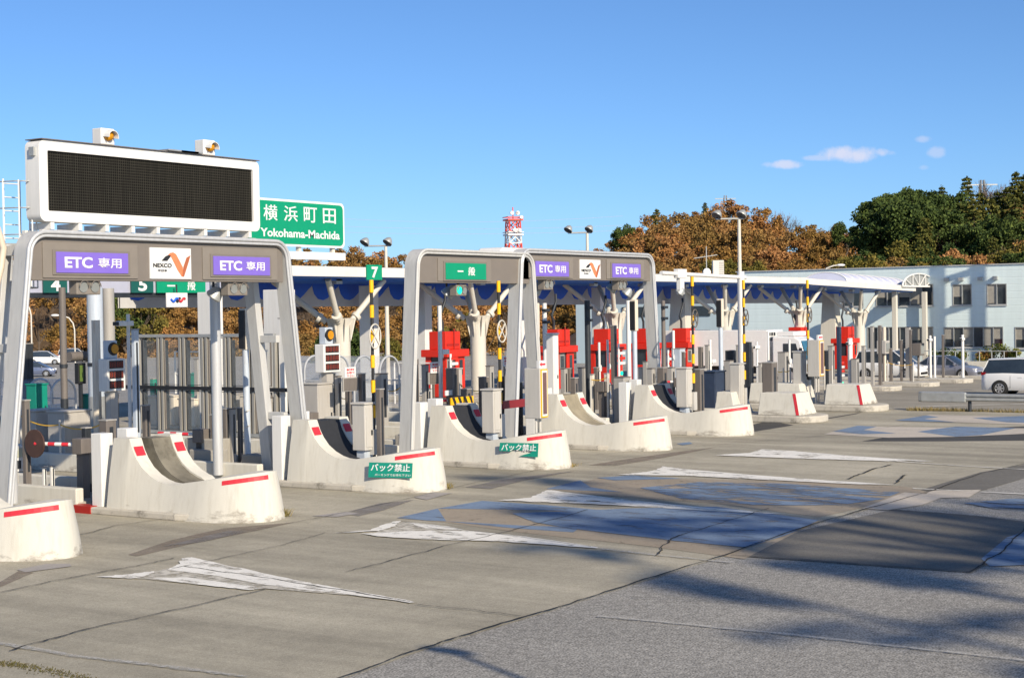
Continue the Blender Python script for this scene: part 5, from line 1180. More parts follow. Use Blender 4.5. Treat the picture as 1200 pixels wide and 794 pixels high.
def hazard_board(k, off, px0, py0, px1, py1, label):
    a = isl(k, off, px0, py0); s = FOCAL/((Vector((a.x, a.y, 0))-CAM).dot(Fv)); w = (px1-px0)/s*1.35; h = (py1-py0)/s*.62
    o = thing('hazard_board', label, 'hazard board', (a.x, a.y, 0)); b = MB(); b.box(0, w, -.02, .02, a.z-h, a.z); b.build('panel', m['yellow'], o)
    q = MB(); n = 4
    for i in range(n):
        x0 = w*(i+.15)/n; x1 = x0+w*.45/n; sl_ = h*.55
        q.prism([(min(w, x0+sl_), -.026, a.z-h), (min(w, x1+sl_), -.026, a.z-h), (x1, -.026, a.z), (x0, -.026, a.z)], (0, .005, 0))
    q.build('black_stripe', m['black'], o)
    for x in (.1, w-.1):
        b = MB(); b.box(x-.04, x+.04, .02, .08, .2, a.z-.05); b.build('leg', m['dark'], o)
hazard_board(4, .55, 528, 466, 562, 487, 'yellow and black diagonal striped board behind the black ramp above the torn sign')
p = isl(4, .6, 588, 474); o = tag(MB().box(p.x, p.x+1.7, p.y-.05, p.y+.05, p.z-.12, p.z+.1).build('red_bar', mat('dark_red', (.2,.015,.02), .5), bevel=.01), 'thick dark red bar between the striped pole and the yellow-framed display', 'bar')
def notice(k, off, px0, py0, px1, py1, mt, label, rows=0, frame=None):
    a = isl(k, off, (px0+px1)/2, (py0+py1)/2); s = FOCAL/((Vector((a.x, a.y, 0))-CAM).dot(Fv)); w = (px1-px0)/s*1.12; h = (py1-py0)/s; g_ = gz(a.x, a.y)
    o = thing('notice_board', label, 'notice', (a.x, a.y, g_), group='small notice boards'); zc = a.z-g_
    b = MB(); b.box(-w/2, w/2, -.02, .02, zc-h/2, zc+h/2); f = b.build('plate', m[mt], o, bevel=.004)
    if frame: b = MB(); b.box(-w/2-.03, w/2+.03, -.0, .06, zc-h/2-.03, zc+h/2+.03); b.build('frame', m[frame], o, bevel=.01)
    if rows:
        for i, t in enumerate(('通行券を', 'お取り', '下さい')[:rows]): text(t, f, (0, -.024, zc+h*(.28-.28*i)), FRONT, h*.2, w*.7, m['red'], .01)
    b = MB(); b.cyl((0, .05, .2), (0, .05, zc-h/2+.02), .03, n=8); b.build('stand', m['bollard'], o)
notice(4, -.2, 401, 430, 419, 443, 'signwhite', 'white notice with red wording left of the striped pole under number 7', 3)
notice(4, -.25, 400, 443, 423, 457, 'bollard', 'brown framed panel below the white notice left of the striped pole', 0, 'bollard2')
notice(5, .1, 502, 424, 517, 437, 'signwhite', 'white notice with red wording inside the green-signed portal', 3)
notice(5, .1, 501, 437, 516, 449, 'bollard', 'brown panel below the white notice in the green-signed portal', 0, 'bollard2')
notice(5, -.2, 519, 457, 535, 463, 'signwhite', 'long white plate above the black ramp of the island with the torn sign', 0)
notice(6, .2, 588, 417, 596, 429, 'signwhite', 'white notice with red wording right of the striped pole in the green-signed portal', 3)
# card reader at the left
x, y, z, h = spot(2, -.45, 19, 522); o = thing('card_reader', 'pale card reader with a small screen on a stand at the left edge', 'card reader', (x, y, z))
b = MB(); b.box(-.19, .19, -.02, .2, h-.6, h); b.build('casing', m['white'], o, bevel=.02)
b = MB(); b.box(-.15, .15, -.035, -.021, h-.27, h-.06); b.build('screen', mat('lcd_screen', (.45,.46,.36), .3), o, bevel=.004)
b = MB(); b.box(-.1, .1, -.035, -.021, h-.53, h-.34); b.build('slot', m['dark'], o)
b = MB(); b.box(-.06, .06, .02, .14, 0, h-.601); b.build('stand', m['cabw'], o)
x, y, z, h = spot(2, -.55, 17, 484); o = thing('warning_placard', 'narrow white placard with red marks on the left portal leg', 'placard', (x, y, z))
b = MB(); b.box(-.07, .07, -.01, .01, h-.85, h); f = b.build('plate', m['signwhite'], o)
for i, ch in enumerate('一旦停止'): text(ch, f, (0, -.013, h-.12-.2*i), FRONT, .13, .1, m['red'], .01)
b = MB(); b.box(-.02, .02, .011, .04, 0, h); b.build('stand', m['bollard'], o)
# signal lamp housings, cameras under canopy
def signal_head(k, off, px, py, label):
    p = isl(k, off, px, py); g_ = gz(p.x, p.y); o = thing('stack_light', label, 'signal', (p.x, p.y, g_+.2), group='stacked sensors on poles'); h = p.z-g_-.2
    b = MB(); b.cyl((0, 0, 0), (0, 0, h+.2), .05, n=10); b.build('shaft', m['white'], o, smooth=40)
    for i, mt in enumerate(('booth', 'white', 'booth', 'white')):
        b = MB(); b.box(-.02, .45, -.08, .08, h-.22*i-.06, h-.22*i+.06); b.build('arm', m[mt], o, bevel=.01)
    b = MB(); b.cyl((.1, -.1, h-1.1), (.1, -.06, h-1.1), .1, n=14); b.build('lamp', m['tealamp'], o)
signal_head(8, .3, 725, 408, 'pole with red and white sensor arms and a teal lamp in the farther portal')
signal_head(9, .3, 783, 415, 'pole with red and white sensor arms right of the farther portal')
signal_head(7, .2, 528, 420, 'dark pole with sensor arms in front of the red booth in the green-signed portal')
signal_head(11, .2, 985, 425, 'pole with red and white sensor arms beside the farthest red booth')
x, y, z, h = spot(4, .1, 95, 425); o = thing('lane_lamp', 'dark lane lamp with a green-edged screen and tubular visor, left of the pipe column', 'lane lamp', (x, y, z))
b = MB(); b.box(-.16, .16, -.05, .15, h-.7, h); b.build('casing', m['black'], o, bevel=.02)
b = MB(); b.box(-.11, .05, -.06, -.051, h-.62, h-.08); b.build('screen', mat('green_led', (.10,.16,.03), .4), o)
b = MB(); b.cyl((-.5, 0, h+.22), (.3, 0, h+.22), .16, n=16); b.build('visor_tube', m['bollard'], o, smooth=40)
b = MB(); b.box(-.05, .05, 0, .1, 0, h-.701); b.build('stand', m['dark'], o)
def post_camera(px, py, Y, label):
    p = onY(px, py, Y); o = thing('floodlight', label, 'floodlight', p, group='small white cameras and lamps hung under portals')
    b = MB(); b.lathe([(.06, .2), (.14, .12), (.2, -.06), (.17, -.1)], n=16); h = b.build('shade', m['galv'], o, smooth=40); h.rotation_euler = (R(35), R(20), 0)
    b = MB(); b.cyl((0, .05, .1), (0, .05, .55), .03); b.build('hanger', m['dark'], o)
for px, py, Y, lab in ((252, 345, 26.4, 'white lamp left of the second twin-lamp box under the large portal'), (525, 343, 26.4, 'lamp left of the teal-lit signal box'), (628, 340, 26.4, 'lamp left under the farther portal'), (717, 338, 26.4, 'lamp near the middle under the farther portal'), (735, 343, 27.5, 'small white camera beside the right twin-lamp box of the farther portal'), (797, 342, 30.0, 'white camera hanging from the boom of the mast')):
    post_camera(px, py, Y, lab)
# camera mast with boom
def mast():
    Y = 30.0; a = onY(868, 318, Y); zt = a.z; o = thing('camera_mast', 'tall white mast with a horizontal boom in front of the canopy', 'mast', (a.x, Y, .2)); zt -= .2
    b = MB(); b.cyl((0, 0, 0), (0, 0, zt), .16, n=16); b.build('shaft', m['white'], o, smooth=40)
    l = onY(775, 324, Y).x-a.x; zb = onY(868, 325, Y).z-.2
    b = MB(); b.cyl((l, 0, zb+.12), (.5, 0, zb), .085, n=12); b.build('boom', m['white'], o, smooth=40)
    c = onY(797, 330, Y).x-a.x; b = MB(); b.box(c-.35, c+.4, -.12, .12, zb-.08, zb+.3); b.box(c-.15, c+.2, -.1, .1, zb-.75, zb-.081); b.build('bracket', m['white'], o, bevel=.02)
    b = MB(); b.cyl((-.9, 0, .9), (-.9, 0, .95), .02); b.box(.17, .45, -.06, .06, zb-.06, zb+.06); b.build('clamp', m['white'], o)
mast()
# guard rail at the right
def guard_rail():
    X = 60.0; o = thing('guard_rail', 'grey steel guard rail with a rounded end in front of the white minivan', 'guard rail', (X, 20.6, 0))
    prof = [(0, .42), (-.07, .46), (-.07, .52), (0, .57), (-.07, .62), (-.07, .68), (0, .72)]
    b = MB(); ys = [-1.9, -6, -12, -18, -24]; vs = [(x, y, z) for y in ys for x, z in prof]; n = len(prof)
    b.add(vs, [(i*n+j, i*n+j+1, (i+1)*n+j+1, (i+1)*n+j) for i in range(len(ys)-1) for j in range(n-1)]); b.build('beam', m['galv'], o, smooth=50)
    b = MB(); b.prism([(-.12*math.sin(math.pi*i/10)-.0, -1.95+1.95*i/10*0+.0, 0) for i in range(0)] or [(-.1, -1.9, .36), (-.1, -.15, .36), (.0, .02, .36), (.24, .02, .36), (.30, -.2, .36), (.30, -1.7, .36), (.05, -1.9, .36)], (0, 0, .40)); b.build('end_cap', m['galv'], o, bevel=.05)
    for y in (-2.0, -5.2, -8.4, -11.6, -14.8):
        b = MB(); b.cyl((.1, y, 0), (.1, y, .66), .07, n=12); b.build('post', m['dark'], o, smooth=40)
guard_rail()

# ------------------------------------------------------------------ vehicles
def car(name, label, cat, loc, rz, L_, W_, H_, body, kind, group=None):
    """nose towards local +X. Stations: x, belt height, half width; greenhouse given by a side profile"""
    o = thing(name, label, cat, loc, rz, group)
    if kind == 'sedan':
        st = [(-.5, .62, .80), (-.485, .80, .90), (-.42, .88, .97), (-.2, .90, 1), (0, .88, 1), (.2, .87, 1), (.34, .80, .98), (.44, .72, .93), (.49, .62, .84), (.5, .5, .76)]
        gh = [(-.34, .88, .0), (-.19, 1.0, 1), (.06, 1.0, 1), (.24, .86, 0)]; hb = .66; top = H_
    elif kind == 'van':
        st = [(-.5, .72, .84), (-.49, 1.02, .93), (-.44, 1.06, .98), (-.2, 1.05, 1), (.1, 1.02, 1), (.3, .98, .99), (.40, .90, .95), (.47, .78, .88), (.5, .55, .78)]
        gh = [(-.485, 1.0, 0), (-.43, .97, 1), (-.1, 1.0, 1), (.12, .98, 1), (.36, .84, 0)]; top = H_
    zb = .24; b = MB(); rows = []
    for x, zt, hw in st:
        w = W_/2*hw; zt_ = zt if kind != 'sedan' else zt
        rows.append([(x*L_, -w*.9, zb), (x*L_, -w, zb+.18), (x*L_, -w, zt_-.12), (x*L_, -w*.93, zt_), (x*L_, 0, zt_+.02), (x*L_, w*.93, zt_), (x*L_, w, zt_-.12), (x*L_, w, zb+.18), (x*L_, w*.9, zb)])
    n = 9; vs = [p for r in rows for p in r]
    b.add(vs, [(i*n+j, i*n+(j+1) % n, (i+1)*n+(j+1) % n, (i+1)*n+j) for i in range(len(rows)-1) for j in range(n)]+[tuple(range(n)), tuple(range(len(vs)-1, len(vs)-n-1, -1))])
    b.build('body', body, o, smooth=50)
    # greenhouse: glass volume with painted roof and pillars
    belt = lambda x: [q for q in st][0][1]
    def zbelt(x):
        for (xa, za, _), (xb_, zb_, _) in zip(st[:-1], st[1:]):
            if xa <= x <= xb_: return za+(zb_-za)*(x-xa)/(xb_-xa)
        return st[-1][1]
    g_ = MB(); R_ = []
    for x, f, t in gh:
        z0 = zbelt(x)-.03; z1 = (top if t else z0+.05)*(f if t else 1); w0 = W_/2*.93; w1 = W_/2*(.74 if kind == 'sedan' else .80) if t else W_/2*.86
        R_.append([(x*L_, -w0, z0), (x*L_, -w1, z1-.05 if t else z1), (x*L_, -w1*.85, z1), (x*L_, w1*.85, z1), (x*L_, w1, z1-.05 if t else z1), (x*L_, w0, z0)])
    vs = [p for r in R_ for p in r]; k = 6
    g_.add(vs, [(i*k+j, i*k+(j+1) % k, (i+1)*k+(j+1) % k, (i+1)*k+j) for i in range(len(R_)-1) for j in range(k)]+[tuple(range(k)), tuple(range(len(vs)-1, len(vs)-k-1, -1))])
    g_.build('window_glass', m['glass'], o, smooth=25)
    T = [r for r, q in zip(R_, gh) if q[2]]; b = MB(); vs = []
    for r in T:
        for j in (1, 2, 3, 4): p = r[j]; vs.append((p[0], p[1]*1.02, p[2]+.018))
    b.add(vs, [(i*4+j, i*4+j+1, (i+1)*4+j+1, (i+1)*4+j) for i in range(len(T)-1) for j in range(3)]); b.build('roof', body, o, smooth=50)
    for s in (1, 4):
        e = 0 if s == 1 else 5
        def pil(a_, c_, w_): b = MB(); b.bar(a_, c_, w_, .05); b.build('pillar', body, o)
        pil(Vector(R_[0][s]), Vector(R_[1][s]), .07); pil(Vector(R_[-2][s]), Vector(R_[-1][s]), .07)
        for i in range(1, len(R_)-1): pil(R_[i][e], R_[i][s], .08) if kind == 'sedan' else None
        if kind == 'van': continue
        xm = (R_[1][0][0]+R_[-2][0][0])/2; pil((xm, R_[1][e][1], zbelt(xm/L_)), (xm, R_[1][s][1], top-.06), .08)
    # wheels
    rw = .315 if kind == 'sedan' else .34
    for x in (-.305*L_, .305*L_):
        for s in (-1, 1):
            y = s*W_/2
            b = MB(); b.cyl((x, y-s*.30, rw), (x, y+s*.006, rw), rw+.05, n=24); b.build('wheel_arch', m['black'], o, smooth=40)
            b = MB(); b.lathe([(rw*.62, -.1), (rw-.02, -.11), (rw, -.07), (rw, .07), (rw-.02, .11), (rw*.62, .1)], n=28); t = b.build('wheel', m['rubber'], o, smooth=40); t.location = (x, y-s*.07, rw); t.rotation_euler = (R(90), 0, 0)
            q = MB(); q.cyl((0, 0, -.085), (0, 0, .085), rw*.64, n=24); q.build('rim_well', m['dark'], t)
            q = MB()
            [q.tube([(rw*.63*math.cos(2*math.pi*i_/28), rw*.63*math.sin(2*math.pi*i_/28), zz_) for i_ in range(28)], .016, 6, closed=True) for zz_ in (-.1, .1)]
            for i in range(7):
                a = 2*math.pi*i/7; q.box(.02, rw*.64, -.032, .032, -.105, .105, 0, Matrix.Rotation(a, 4, 'Z'))
            q.cyl((0, 0, -.11), (0, 0, .11), .06, n=12); q.build('rim', m['rim'], t)
    xr, xf = -.497*L_, .49*L_
    for s in (-1, 1):
        b = MB(); zl = .72 if kind == 'sedan' else .98; b.box(xr+.0, xr+.24, min(s*(W_/2*.93), s*(W_/2*.93-.2))+0, max(s*(W_/2*.985), s*(W_/2*.93-.2)), zl-.04, zl+.11); b.build('tail_light', m['tail'], o, bevel=.02)
        b = MB(); b.box(xf-.22, xf-.0, s*W_*.37-.12, s*W_*.37+.12, .56 if kind == 'sedan' else .66, .70 if kind == 'sedan' else .84); b.build('headlight', m['head'], o, bevel=.02)
        b = MB(); b.box(.19*L_, .19*L_+.12, s*(W_/2+.02)-.07, s*(W_/2+.02)+.07, zbelt(.19)+.0, zbelt(.19)+.14); b.build('mirror', body, o, bevel=.02)
        b = MB(); 
        for xx in (-.12, .06): b.box(xx*L_, xx*L_+.2, s*W_/2*1.0-.012, s*W_/2*1.0+.012, zbelt(xx)-.2, zbelt(xx)-.16)
        b.build('door_handle', body, o)
        b = MB()
        for xx in (-.20, .015, .21): b.box(xx*L_-.006, xx*L_+.006, s*W_/2-.004, s*W_/2+.004, .36, zbelt(xx)-.12)
        b.build('door_seam', m['black'], o)
    b = MB(); b.box(-.5*L_-.02, -.485*L_, -W_*.38, W_*.38, .3, .5); b.build('rear_bumper', body, o, bevel=.02)
    b = MB(); b.box(.483*L_, .503*L_, -W_*.34, W_*.34, .32, .48); b.build('grille', m['black'], o, bevel=.01)
    b = MB(); b.box(-.5*L_-.03, -.5*L_-.021, -.17, .17, .52, .67); b.build('number_plate', m['signwhite'], o)
    return o
# silver saloon far right, nose to the right
q = onD(1109, 443, 97); car('silver_car', 'silver saloon car on the far lane behind the guard rail', 'car', (q.x, q.y, gz(q.x, q.y)+.0), R(-97), 4.6, 1.72, 1.42, m['carsilver'], 'sedan')
q = G(1196, 461, 0.0-.1); car('white_minivan', 'white minivan with dark windows cut off by the right edge', 'car', (q.x+.5, q.y-.6, gz(q.x, q.y)), R(-92), 4.75, 1.8, 1.75, m['carwhite'], 'van')
q = onD(1044, 441, 97); car('white_van', 'white car behind the brown posts left of the silver saloon', 'car', (q.x, q.y, gz(q.x, q.y)), R(-92), 4.3, 1.7, 1.8, m['carwhite'], 'van')
def park(px, py, D, name, label, mt, kind, rz, H_=1.8, L_=4.5):
    q = onD(px, py, D); car(name, label, 'car', (q.x, q.y, gz(q.x, q.y)), rz, L_, 1.75, H_, m[mt], kind)
park(53, 426, 205, 'parked_minivan', 'white minivan parked far behind the left portal, beside the brown hillside', 'carwhite', 'van', R(-50))
park(40, 442, 164, 'parked_wagon', 'dark blue wagon parked nearer than the white minivan at the left', 'carblue', 'van', R(-50), 1.6)
park(88, 421, 214, 'parked_van', 'pale van parked right of the thin brown pole at the left', 'carwhite', 'van', R(-50), 1.9)
# white truck under the canopy
def truck():
    a = onD(905, 432, 93); o = thing('box_truck', 'white box truck with a blue tinted windscreen under the canopy', 'truck', (a.x, a.y, gz(a.x, a.y)), R(-90))
    b = MB(); b.box(-6.6, .2, -1.15, 1.15, 1.0, 3.15); b.build('cargo_box', m['carwhite'], o, bevel=.04)
    b = MB(); b.prism([(.5, -1.1, .55), (2.55, -1.1, .55), (2.6, -1.1, 1.35), (2.25, -1.1, 2.55), (1.9, -1.1, 2.75), (.5, -1.1, 2.75)], (0, 2.2, 0)); c = b.build('cab', m['carwhite'], o, bevel=.08)
    b = MB(); b.prism([(2.625, -1.0, 1.4), (2.63, 1.0, 1.4), (2.29, 1.0, 2.5), (2.285, -1.0, 2.5)], (.03, 0, .01)); b.build('windscreen', mat('blue_glass', (.04,.14,.22), .08, var=.2), c)
    for s in (-1, 1):
        q = MB(); q.prism([(1.2, s*1.105, 1.45), (2.25, s*1.105, 1.45), (2.0, s*1.105, 2.35), (1.2, s*1.105, 2.35)], (0, s*.012, 0)); q.build('side_window', m['glass'], c)
        q = MB(); q.box(2.3, 2.42, s*1.25-.12, s*1.25+.12, 1.5, 2.1); q.build('mirror', m['black'], c, bevel=.02)
        for x in (1.6, -4.6, -5.6):
            q = MB(); q.cyl((x, s*1.12, .48), (x, s*.8, .48), .48, n=24); w = q.build('wheel', m['rubber'], o, smooth=40)
            q = MB(); q.cyl((x, s*1.125, .48), (x, s*1.0, .48), .27, n=18); q.build('rim', m['rim'], w)
    q = MB(); q.box(.7, 1.8, -.9, .9, 2.78, 3.05); q.build('roof_vent_unit', m['carwhite'], o, bevel=.03)
    q = MB()
    for i in range(3):
        for j in range(2): q.box(.202, .215, -.9+i*.35, -.65+i*.35, 2.5+j*.3, 2.7+j*.3)
    q.build('vent', m['dark'], o)
    q = MB(); q.box(-6.5, 1.0, -.5, .5, .55, .99); q.build('chassis', m['dark'], o)
truck()

# ------------------------------------------------------------------ light masts, lamps, tower
def flood_mast(px, pt, pb, D, label, sgn=-1):
    a = onD(px, pt, D); z0 = gz(a.x, a.y); o = thing('floodlight_mast', label, 'floodlight mast', (a.x, a.y, z0), YAW-R(90), group='tall masts with twin floodlights'); h = a.z-z0
    b = MB(); b.cyl((0, 0, 0), (0, 0, h-.2), .16, .09, n=12); b.build('shaft', m['column'], o, smooth=40)
    b = MB(); b.cyl((-1.3, 0, h-.15), (.3, 0, h-.15), .05); b.build('crossarm', m['galv'], o)
    for x in (-1.25, .15):
        q = MB(); q.lathe([(.08, .28), (.2, .16), (.31, -.08), (.3, -.12)], n=18); s = q.build('lamp_head', m['galv'], o, smooth=40); s.location = (x, -.1, h+.1); s.rotation_euler = (R(-25), R(30), 0)
        q = MB(); q.cyl((0, 0, -.13), (0, 0, -.08), .28, n=18); q.build('lens', m['dark'], s)
flood_mast(866, 253, 430, 88, 'tall twin floodlight mast in front of the brown wooded hill')
flood_mast(688, 270, 430, 105, 'twin floodlight mast above the farther portal')
flood_mast(452, 285, 440, 95, 'twin floodlight mast above the canopy, right of the number 7 plate')
def street_lamp(px, pt, D, label, side=1, mt='column'):
    a = onD(px, pt, D); z0 = gz(a.x, a.y); o = thing('street_lamp', label, 'street lamp', (a.x, a.y, z0), YAW-R(90), group='curved-arm street lamps'); h = a.z-z0
    b = MB(); b.tube([(0, 0, 0), (0, 0, h-1.6), (side*.15, 0, h-.9), (side*.6, 0, h-.3), (side*1.3, 0, h-.05), (side*1.8, 0, h)], .075, 8); b.build('pole', m[mt], o, smooth=60)
    b = MB(); b.ball((side*2.1, 0, h), .32, (1.5, .6, .45)); b.build('lamp_head', m['white'], o, smooth=60)
street_lamp(962, 311, 165, 'street lamp curving over the office roof in front of the dark trees, left one')
street_lamp(1193, 311, 165, 'street lamp curving over the office roof at the right edge', -1)
street_lamp(36, 350, 150, 'street lamp at the left, above the parked white minivan', -1)
street_lamp(87, 369, 170, 'street lamp at the left, between the thin brown pole and the pipe column', -1)
def tower():
    D = 520; a = onD(601, 248, D); z0 = -4; H_ = a.z-z0; o = thing('radio_tower', 'red and white lattice radio tower rising above the portals', 'tower', (a.x, a.y, z0), YAW-R(90)+R(20))
    rw = mat('tower_red', '#e0503c', .5, var=.04)
    lv = 9; zz = [H_-2.5-i*4.0 for i in range(lv)]; w = lambda z: 1.75+.035*(H_-z)
    for i in range(lv-1):
        t, u = zz[i], zz[i+1]; b = MB()
        C_ = lambda z: [(-w(z), -w(z), z), (w(z), -w(z), z), (w(z), w(z), z), (-w(z), w(z), z)]
        A, B = C_(t), C_(u)
        for k in range(4):
            b.bar(A[k], B[k], .36, .36); b.bar(A[k], B[(k+1) % 4], .26, .26); b.bar(A[(k+1) % 4], B[k], .26, .26); b.bar(B[k], B[(k+1) % 4], .3, .3)
        b.build('lattice_section', m['white'] if i == 1 else rw, o)
    for z, mt, wd in ((H_-3.0, rw, 2.7), (H_-8.0, m['white'], 2.7), (H_-13.5, rw, 2.4)):
        b = MB(); b.box(-wd, wd, -wd, wd, z, z+.5)
        for s in (-1, 1): b.box(-wd, wd, s*wd-.1, s*wd+.1, z+1.0, z+1.25); b.box(s*wd-.1, s*wd+.1, -wd, wd, z+1.0, z+1.25)
        b.build('platform', mt, o)
    rnd = random.Random(3)
    for i in range(7):
        z = rnd.choice((H_-2.0, H_-.6, H_-7.0, H_-6.2)); x = rnd.uniform(-2.3, 2.3); b = MB(); b.cyl((x, -3.2, z), (x, -2.6, z), rnd.uniform(.45, .7), n=14); b.build('dish_antenna', m['white'], o)
    b = MB(); b.cyl((0, 0, H_-3), (0, 0, H_+1.5), .18); b.build('mast', rw, o)
tower()
def wires():
    D = 420
    for i, (y0_, ym, y1_) in enumerate(((256, 260, 253), (265, 268, 264), (272, 274, 270))):
        P = [onD(400, y0_, D), onD(560, ym, D), onD(730, y1_, D)]; pts = []
        for t in range(21):
            s = t/20; pts.append(P[0]*((1-s)*(1-2*s))+P[1]*(4*s*(1-s))+P[2]*(s*(2*s-1)))
        tag(MB().tube(pts, .045, 4).build('power_line', mat('wire_%s' % 'abc'[i], (.35,.38,.42), .6)), ('uppermost', 'middle', 'lowest')[i]+' of three thin power lines crossing the sky behind the radio tower', 'power line', 'power lines in the sky')
wires()
def pylon(px, pt, D, label):
    a = onD(px, pt, D); o = thing('pylon', label, 'pylon', (a.x, a.y, a.z-26), YAW-R(90)); b = MB(); H_ = 26
    for s in (-1, 1):
        for t in (-1, 1): b.bar((s*2.2, t*2.2, 0), (s*.3, t*.3, H_), .22, .22)
    for z, wd in ((H_-1, 3.2), (H_-4, 4.5)): b.bar((-wd, 0, z), (wd, 0, z), .25, .25)
    for i in range(8): z = i*3; w = 2.2-1.9*z/26; v = 2.2-1.9*(z+3)/26; b.bar((-w, -w, z), (v, -v, z+3), .14, .14); b.bar((w, -w, z), (-v, -v, z+3), .14, .14)
    b.build('lattice', m['galv'], o)
pylon(850, 229, 480, 'faint pylon tip showing above the brown wooded hill')
pylon(1151, 211, 330, 'pylon top with crossarms above the dark evergreen trees')
# small items on the canopy roof
q = onD(828, 318, 100); o = thing('roof_antenna', 'tv-style antenna and small dish above the canopy, left of the mast', 'antenna', (q.x, q.y, 6.2), YAW-R(90))
b = MB(); h = 1.9; b.cyl((0, 0, 0), (0, 0, h), .03); b.bar((-.8, 0, h-.75), (.7, 0, h-.55), .04, .04); b.build('mast', m['galv'], o)
b = MB(); b.ball((0, -.1, .25), .26, (1, .4, 1)); b.build('dish', m['signwhite'], o, smooth=60)
q = onD(843, 318, 100); o = thing('roof_box', 'pale cabinet with slats above the canopy, left of the mast', 'roof unit', (q.x, q.y, 6.2), YAW-R(90))
b = MB(); b.box(-.4, .3, 0, .6, 0, 1.0); b.build('body', m['column'], o, bevel=.02); b = MB(); [b.box(.0, .28, -.02, -.002, .12+i*.12, .18+i*.12) for i in range(7)]; b.build('slat', m['bollard2'], o)
q = onY(668, 287, 42.5); o = thing('roof_cowl', 'small white rounded roof cowl between the two right-hand portals, above the canopy', 'roof unit', (onY(606, 287, 43).x, 43, 6.1))
b = MB(); b.prism([(-1.6, 0, 0), (1.6, 0, 0), (1.6, 0, .9), (1.2, 0, 1.25), (-1.2, 0, 1.25), (-1.6, 0, .9)], (0, 1.5, 0)); b.build('cowl', m['white'], o, bevel=.1)
# unseen gantry at the right, added to cast shadow bands on the office front
def add_shade_gantry():
    o = thing('shade_gantry', 'unseen steel gantry added beside the exit road to shade the office front', 'gantry', (119, 25.4, -.7), 0)
    for y in (0, 3.3):
        b = MB(); b.cyl((0, y, 0), (0, y, 16), .3, n=14); b.build('leg', m['galv'], o, smooth=40)
    for z in (8.6, 11.4, 14): b = MB(); b.bar((0, 0, z+.9), (0, 3.3, z), .35, .35); b.build('brace', m['galv'], o)
    b = MB(); b.bar((0, -6, 16), (0, 3.3, 16), .5, .5); b.build('beam', m['galv'], o)
add_shade_gantry()

# ------------------------------------------------------------------ vegetation
def leaf_mat(name, cols, rough=.8, trans=.25):
    mm = bpy.data.materials.new(name); mm.use_nodes = True; nt = mm.node_tree; b = nt.nodes['Principled BSDF']; N = nt.nodes.new; L = nt.links.new
    g_ = N('ShaderNodeNewGeometry'); rp = N('ShaderNodeValToRGB'); L(g_.outputs['Random Per Island'], rp.inputs[0])
    el = rp.color_ramp.elements
    while len(el) < len(cols): el.new(.5)
    for i, c in enumerate(cols): el[i].position = i/(len(cols)-1); el[i].color = tuple(c)+(1,)
    oi = N('ShaderNodeObjectInfo'); hs = N('ShaderNodeHueSaturation')
    mr = N('ShaderNodeMapRange'); L(oi.outputs['Random'], mr.inputs[0]); mr.inputs[3].default_value = .72; mr.inputs[4].default_value = 1.25; L(mr.outputs[0], hs.inputs['Value'])
    m2 = N('ShaderNodeMapRange'); L(oi.outputs['Random'], m2.inputs[0]); m2.inputs[3].default_value = .515; m2.inputs[4].default_value = .488; L(m2.outputs[0], hs.inputs['Hue'])
    L(rp.outputs[0], hs.inputs['Color']); L(hs.outputs[0], b.inputs['Base Color']); b.inputs['Roughness'].default_value = rough; b.inputs['Specular IOR Level'].default_value = .2
    return mm
LM = {
 'oak': leaf_mat('oak_leaves', ((0.172,0.085,0.027),(0.281,0.148,0.050),(0.390,0.228,0.078),(0.218,0.118,0.040))),
 'russet': leaf_mat('russet_leaves', ((0.172,0.082,0.026),(0.302,0.154,0.045),(0.374,0.194,0.055),(0.159,0.089,0.032))),
 'twig': leaf_mat('bare_twigs', ((0.149,0.098,0.066),(0.230,0.149,0.099),(0.115,0.081,0.061),(0.196,0.115,0.066))),
 'olive': leaf_mat('yellow_green_leaves', ((.10,.09,.02),(.17,.14,.028),(.22,.17,.035),(.08,.08,.02))),
 'ever': leaf_mat('evergreen_leaves', ((0.022,0.039,0.012),(0.054,0.085,0.019),(0.090,0.123,0.026),(0.036,0.058,0.017))),
 'conifer': leaf_mat('conifer_needles', ((0.035,0.047,0.012),(0.086,0.094,0.020),(0.139,0.129,0.026),(0.052,0.071,0.017))),
 'shrub': leaf_mat('shrub_leaves', ((.06,.09,.015),(.13,.16,.025),(.2,.19,.03),(.05,.07,.014))),
 'moss': leaf_mat('moss', ((.06,.05,.02),(.10,.085,.03),(.08,.08,.02),(.14,.11,.05))),
 'dry': leaf_mat('dry_grass', ((.35,.25,.10),(.45,.33,.15),(.25,.19,.08),(.15,.14,.04))),
}
def leaf_cloud(mb, rnd, c, r, n, s0, s1, flat=1.0, shell=.5):
    for _ in range(n):
        v = Vector((rnd.gauss(0, 1), rnd.gauss(0, 1), rnd.gauss(0, 1))).normalized()*(r*(shell+(1-shell)*rnd.random())*(1 if rnd.random() > .25 else rnd.random()))
        p = c+Vector((v.x, v.y, v.z*flat)); a = Vector((rnd.gauss(0, 1), rnd.gauss(0, 1), rnd.gauss(0, .8))).normalized(); t = a.orthogonal().normalized(); t.rotate(Matrix.Rotation(rnd.random()*6.28, 3, a)); w = a.cross(t); s = rnd.uniform(s0, s1)
        mb.add([p-t*s, p-w*s*.55, p+t*s, p+w*s*.55], [(0, 1, 2, 3)])
def limb(mb, a, c, r0, r1, rnd, n=4, bend=.12):
    pts = [a.lerp(c, i/n)+(Vector((rnd.uniform(-1, 1), rnd.uniform(-1, 1), 0))*(c-a).length*bend if 0 < i < n else Vector()) for i in range(n+1)]
    for i in range(n): mb.cyl(pts[i], pts[i+1], r0+(r1-r0)*i/n, r0+(r1-r0)*(i+1)/n, 6, caps=False)
    return pts
